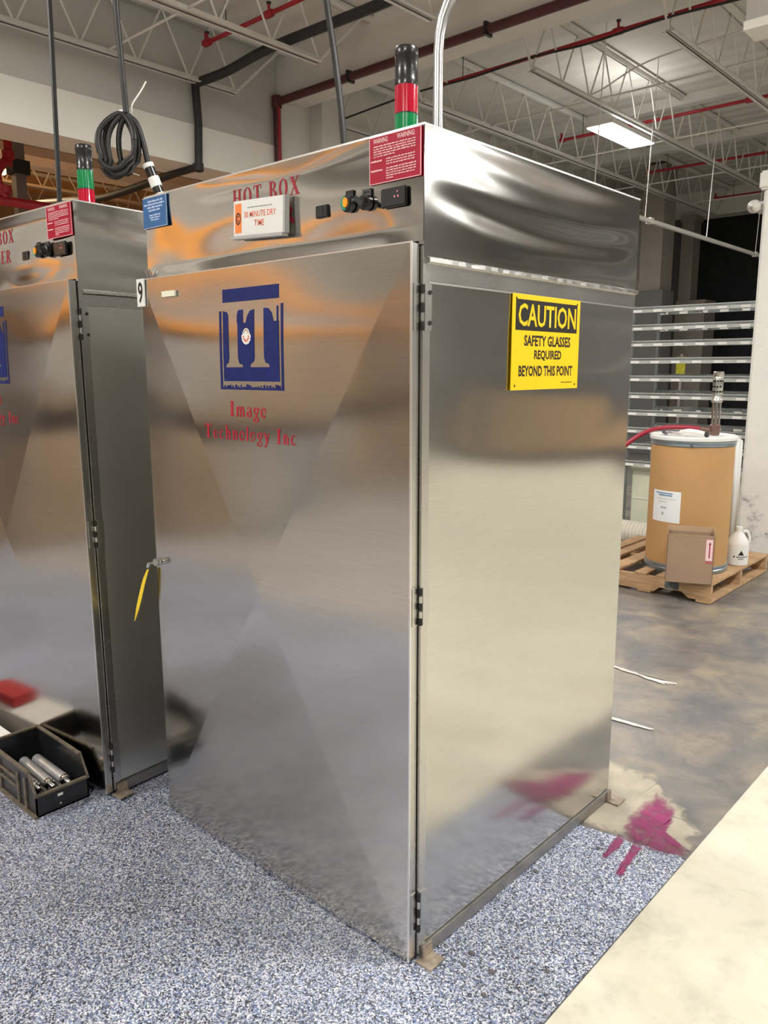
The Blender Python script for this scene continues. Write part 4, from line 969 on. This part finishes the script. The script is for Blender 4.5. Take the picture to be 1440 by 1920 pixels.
# jug
jg = empty('plastic_jug', (-.715, 4.60, .140), 'white plastic jug with black triangle print on the pallet', 'jug')
MB().lathe([(.070, 0), (.077, .006), (.077, .155), (.074, .17), (.060, .20), (.036, .235), (.022, .25), (.020, .262)], n=36).obj('body', WHITEP, jg, smooth=True)
MB().lathe([(.024, .258), (.024, .284), (.022, .286)], n=20).obj('cap', WHITEP, jg)
MB().tube(bez([(.022, .02, .248), (.045, .04, .25), (.062, .05, .215), (.064, .052, .17)], 5), .010, 8).obj('handle', WHITEP, jg, smooth=True)
jf = bpy.data.objects.new('jug_label', None)
mk = MB(); 
def onjug(u, z, r_=.0776):
    a = math.radians(-52)+u/.077; return (r_*math.cos(a), r_*math.sin(a), z)
for tri in ([(-.022, .082), (.022, .082), (.0, .118)], [(-.058, .065), (-.040, .065), (-.048, .080)], [(.036, .065), (.054, .065), (.046, .080)]):
    seg = 6; k = len(mk.v); (a, za), (b, zb), (t_, zt) = tri
    for i in range(seg+1): mk.v.append(onjug(a+(b-a)*i/seg, za))
    mk.v.append(onjug(t_, zt)); mk.f += [(k+i, k+i+1, k+seg+1) for i in range(seg)]
for z0_, z1_, a_0, a_1 in ((.064, .074, -.032, .032), (.050, .058, -.018, .02)):
    x = a_0
    while x < a_1: mk.add([onjug(x, z0_), onjug(x+.006, z0_), onjug(x+.006, z1_), onjug(x, z1_)], [(0, 1, 2, 3)]); x += .0095
mk.obj('label_print', BLK, jg); bpy.data.objects.remove(jf)
# white wavy sheet between drum and column
ws = MB(); 
for i in range(13):
    t_ = i/12; x = -.925+.075*t_; y = 4.95+.012*math.sin(9*t_); ws.v += [(x, y, .142), (x, y, 1.085-.05*t_)]
ws.f = [(2*i, 2*i+2, 2*i+3, 2*i+1) for i in range(12)]
wso = ws.obj('plastic_sheet', plain('white_sheet', (.72, .73, .72), .5), None, smooth=True); tag(wso, 'white plastic sheet hanging between the drum and the cream column', 'plastic sheet'); wso.modifiers.new('s', 'SOLIDIFY').thickness = .004
# ribbed white hose coil beyond the pallet
rr = empty('ribbed_duct', (-1.98, 5.27, .115), 'white ribbed duct lying on the floor behind the pallet', 'duct')
pr = []
for k in range(26): x = -.42+k*.033; pr += [(.100, x), (.113, x+.011), (.113, x+.020), (.100, x+.031)]
MB().lathe(pr, n=28, axis='x').obj('ribbed_tube', plain('cream_duct', (.80, .77, .68), .5), rr, smooth=False)
# pale storage totes below the rack
for i, (x, lb) in enumerate(((-2.36, 'pale translucent tote on the floor under the rack, nearest the oven'), (-1.74, 'pale translucent tote on the floor under the rack, behind the drum'))):
    tt = empty('storage_tote', (x, 6.3, 0), lb, 'tote', 'pale totes under the rack')
    MB().box(0, .58, 0, .4, 0, .56).obj('body', plain('pale_tote', (.68, .70, .56), .5, var=.12, vs=3), tt, bevel=.015)
    MB().box(-.012, .592, -.012, .412, .56, .60).obj('lid', plain('pale_tote_lid', (.76, .77, .66), .5), tt, bevel=.008)
    MB().box(.02, .56, -.006, 0, .26, .275).obj('rib', plain('pale_tote_lid', (.76, .77, .66), .5), tt)
# metal flow rack
rk = empty('flow_rack', (-2.0, 6.2, 0), 'metal rail rack with white label strips between oven and column', 'rack')
RM = plain('pale_rack_metal', (.54, .56, .54), .4, .1, var=.12, vs=4); RD = plain('dull_rack_metal', (.20, .22, .22), .45, .5, var=.3, vs=5)
LAB = MB().box(0, .085, -.0045, 0, 0, .024).mesh('label_strip'); LAB.materials.append(plain('rack_label_white', (.95, .96, .94), .5))
for x in (-.40, 1.3):
    MB().box(x, x+.022, 0, .03, 0, 2.2).obj('front_post', RD, rk); MB().box(x, x+.022, .60, .63, 0, 2.2).obj('rear_post', RD, rk)
levels = [2.182, 2.012, 1.856, 1.689, 1.516, 1.347, 1.177, 1.001, .84, .662]
TR = MB().box(0, .014, .02, .62, -.030, -.012).mesh('track'); TR.materials.append(RD)
for li, z in enumerate(levels):
    for y, zo, mt_ in ((-.012, 0, RM), (.62, .012, RD)):
        MB().box(-.39, 1.32, y, y+.010, z-.004+zo, z+.004+zo).obj('shelf_lip', mt_, rk)
        MB().box(-.39, 1.32, y-.006, y+.004, z-.052+zo, z-.022+zo).obj('shelf_rail', mt_, rk)
        MB().box(-.39, 1.32, y+.002, y+.008, z-.024+zo, z-.002+zo).obj('shelf_web', RD, rk)
        for k in range(8):
            o = bpy.data.objects.new('label_strip', LAB); C.objects.link(o); o.parent = rk; o.location = (-.38+.205*k+.01*(li % 3), y-.0065, z-.049+zo)
    for k in range(5):
        o = bpy.data.objects.new('track', TR); C.objects.link(o); o.parent = rk; o.location = (-.33+.38*k, 0, z)
yb = tag(MB().box(-.012, .012, -.012, .012, 0, 1.75).obj('grey_stanchion', GALV, None), 'thin grey post behind the rack', 'post'); yb.location = (-2.25, 7.6, 1.0)
yg = MB().box(-.05, .05, 0, .01, 0, .22).obj('yellow_tag', plain('yellow_green_tag', (.55, .55, .03), .6, var=.3, vs=30), None); yg.location = (-2.43, 7.558, 1.5); tag(yg, 'small yellow green tag seen through the rack', 'tag')
yb.scale = (1, 1, 1); yb.location = (-2.43, 7.58, .0)
# carton row along the rear of the walkway (seen mirrored in the oven side)
for i in range(7):
    b_ = empty('pallet_stack', (.6+i*1.13, 12.2, 0), 'pallet of brown cartons on a dark base, rear of the cream walkway outside the photo', 'pallet stack', 'carton stacks on the walkway')
    MB().box(-.56, .56, -.4, .4, 0, .20).obj('dark_base', plain('dark_base', (.05, .055, .07), .6), b_)
    MB().box(-.555, .555, -.38, .38, .20, .70).obj('carton_load', plain('tan_cartons', (.58, .40, .23), .8, var=.15, vs=2), b_, bevel=.01)


# unseen orange racking, added so its beams reflect as bands in the oven fronts
ORB = plain('orange_rack_beam', (1.0, .36, .0), .4); BLU = plain('rack_upright_blue', (.05, .08, .16), .5)
LOADS = [plain('load_tan', (.42, .30, .20), .8, var=.2, vs=1.5), plain('load_grey', (.36, .34, .32), .8, var=.2, vs=1.5), plain('load_brown', (.33, .23, .15), .8, var=.2, vs=1.5)]
for i in range(5):
    y = -13.9+i*2.3
    e = empty('added_pallet_rack', (-5.4, y, 0), 'bay of orange beamed pallet racking with carton loads, added out of view for its reflection', 'pallet rack', 'orange pallet racking added for its reflection')
    for yy in (0, 2.22):
        MB().box(0, .08, yy, yy+.07, 0, 2.75).box(-1.0, -.92, yy, yy+.07, 0, 2.75).obj('upright', BLU if i % 2 else LOADS[1], e)
    for z, bm_ in ((1.28, LOADS[2]), (2.12, ORB), (2.54, ORB)):
        MB().box(0.02, .08, .07, 2.22, z, z+.10).obj('beam', bm_, e); MB().box(-1.0, -.94, .07, 2.22, z, z+.10).obj('beam', bm_, e)
    for j, z in enumerate((0.02, 1.40, 2.23)):
        for k in (0, 1):
            h = (1.1, .68, .30)[j]-.10*((i+k) % 2)
            MB().box(-.95, .02, .12+k*1.04, 1.10+k*1.06, z, z+h).obj('carton_load', LOADS[1] if j == 2 else LOADS[(i+2*j+k) % 3], e)

# white pipes added out of view to reflect as pale lines in the oven side
for i, z in enumerate((1.75, 2.35, 2.9, 3.4, 4.0)):
    bar_x('reflection_pipe', -.1, 8.9, 13.5, z, .045, WHITEP, 'white wall pipe added out of view for its reflection, %s of five' % ('lowest', 'second lowest', 'middle', 'second highest', 'highest')[i], 'pipe', 'white pipes added for reflections')
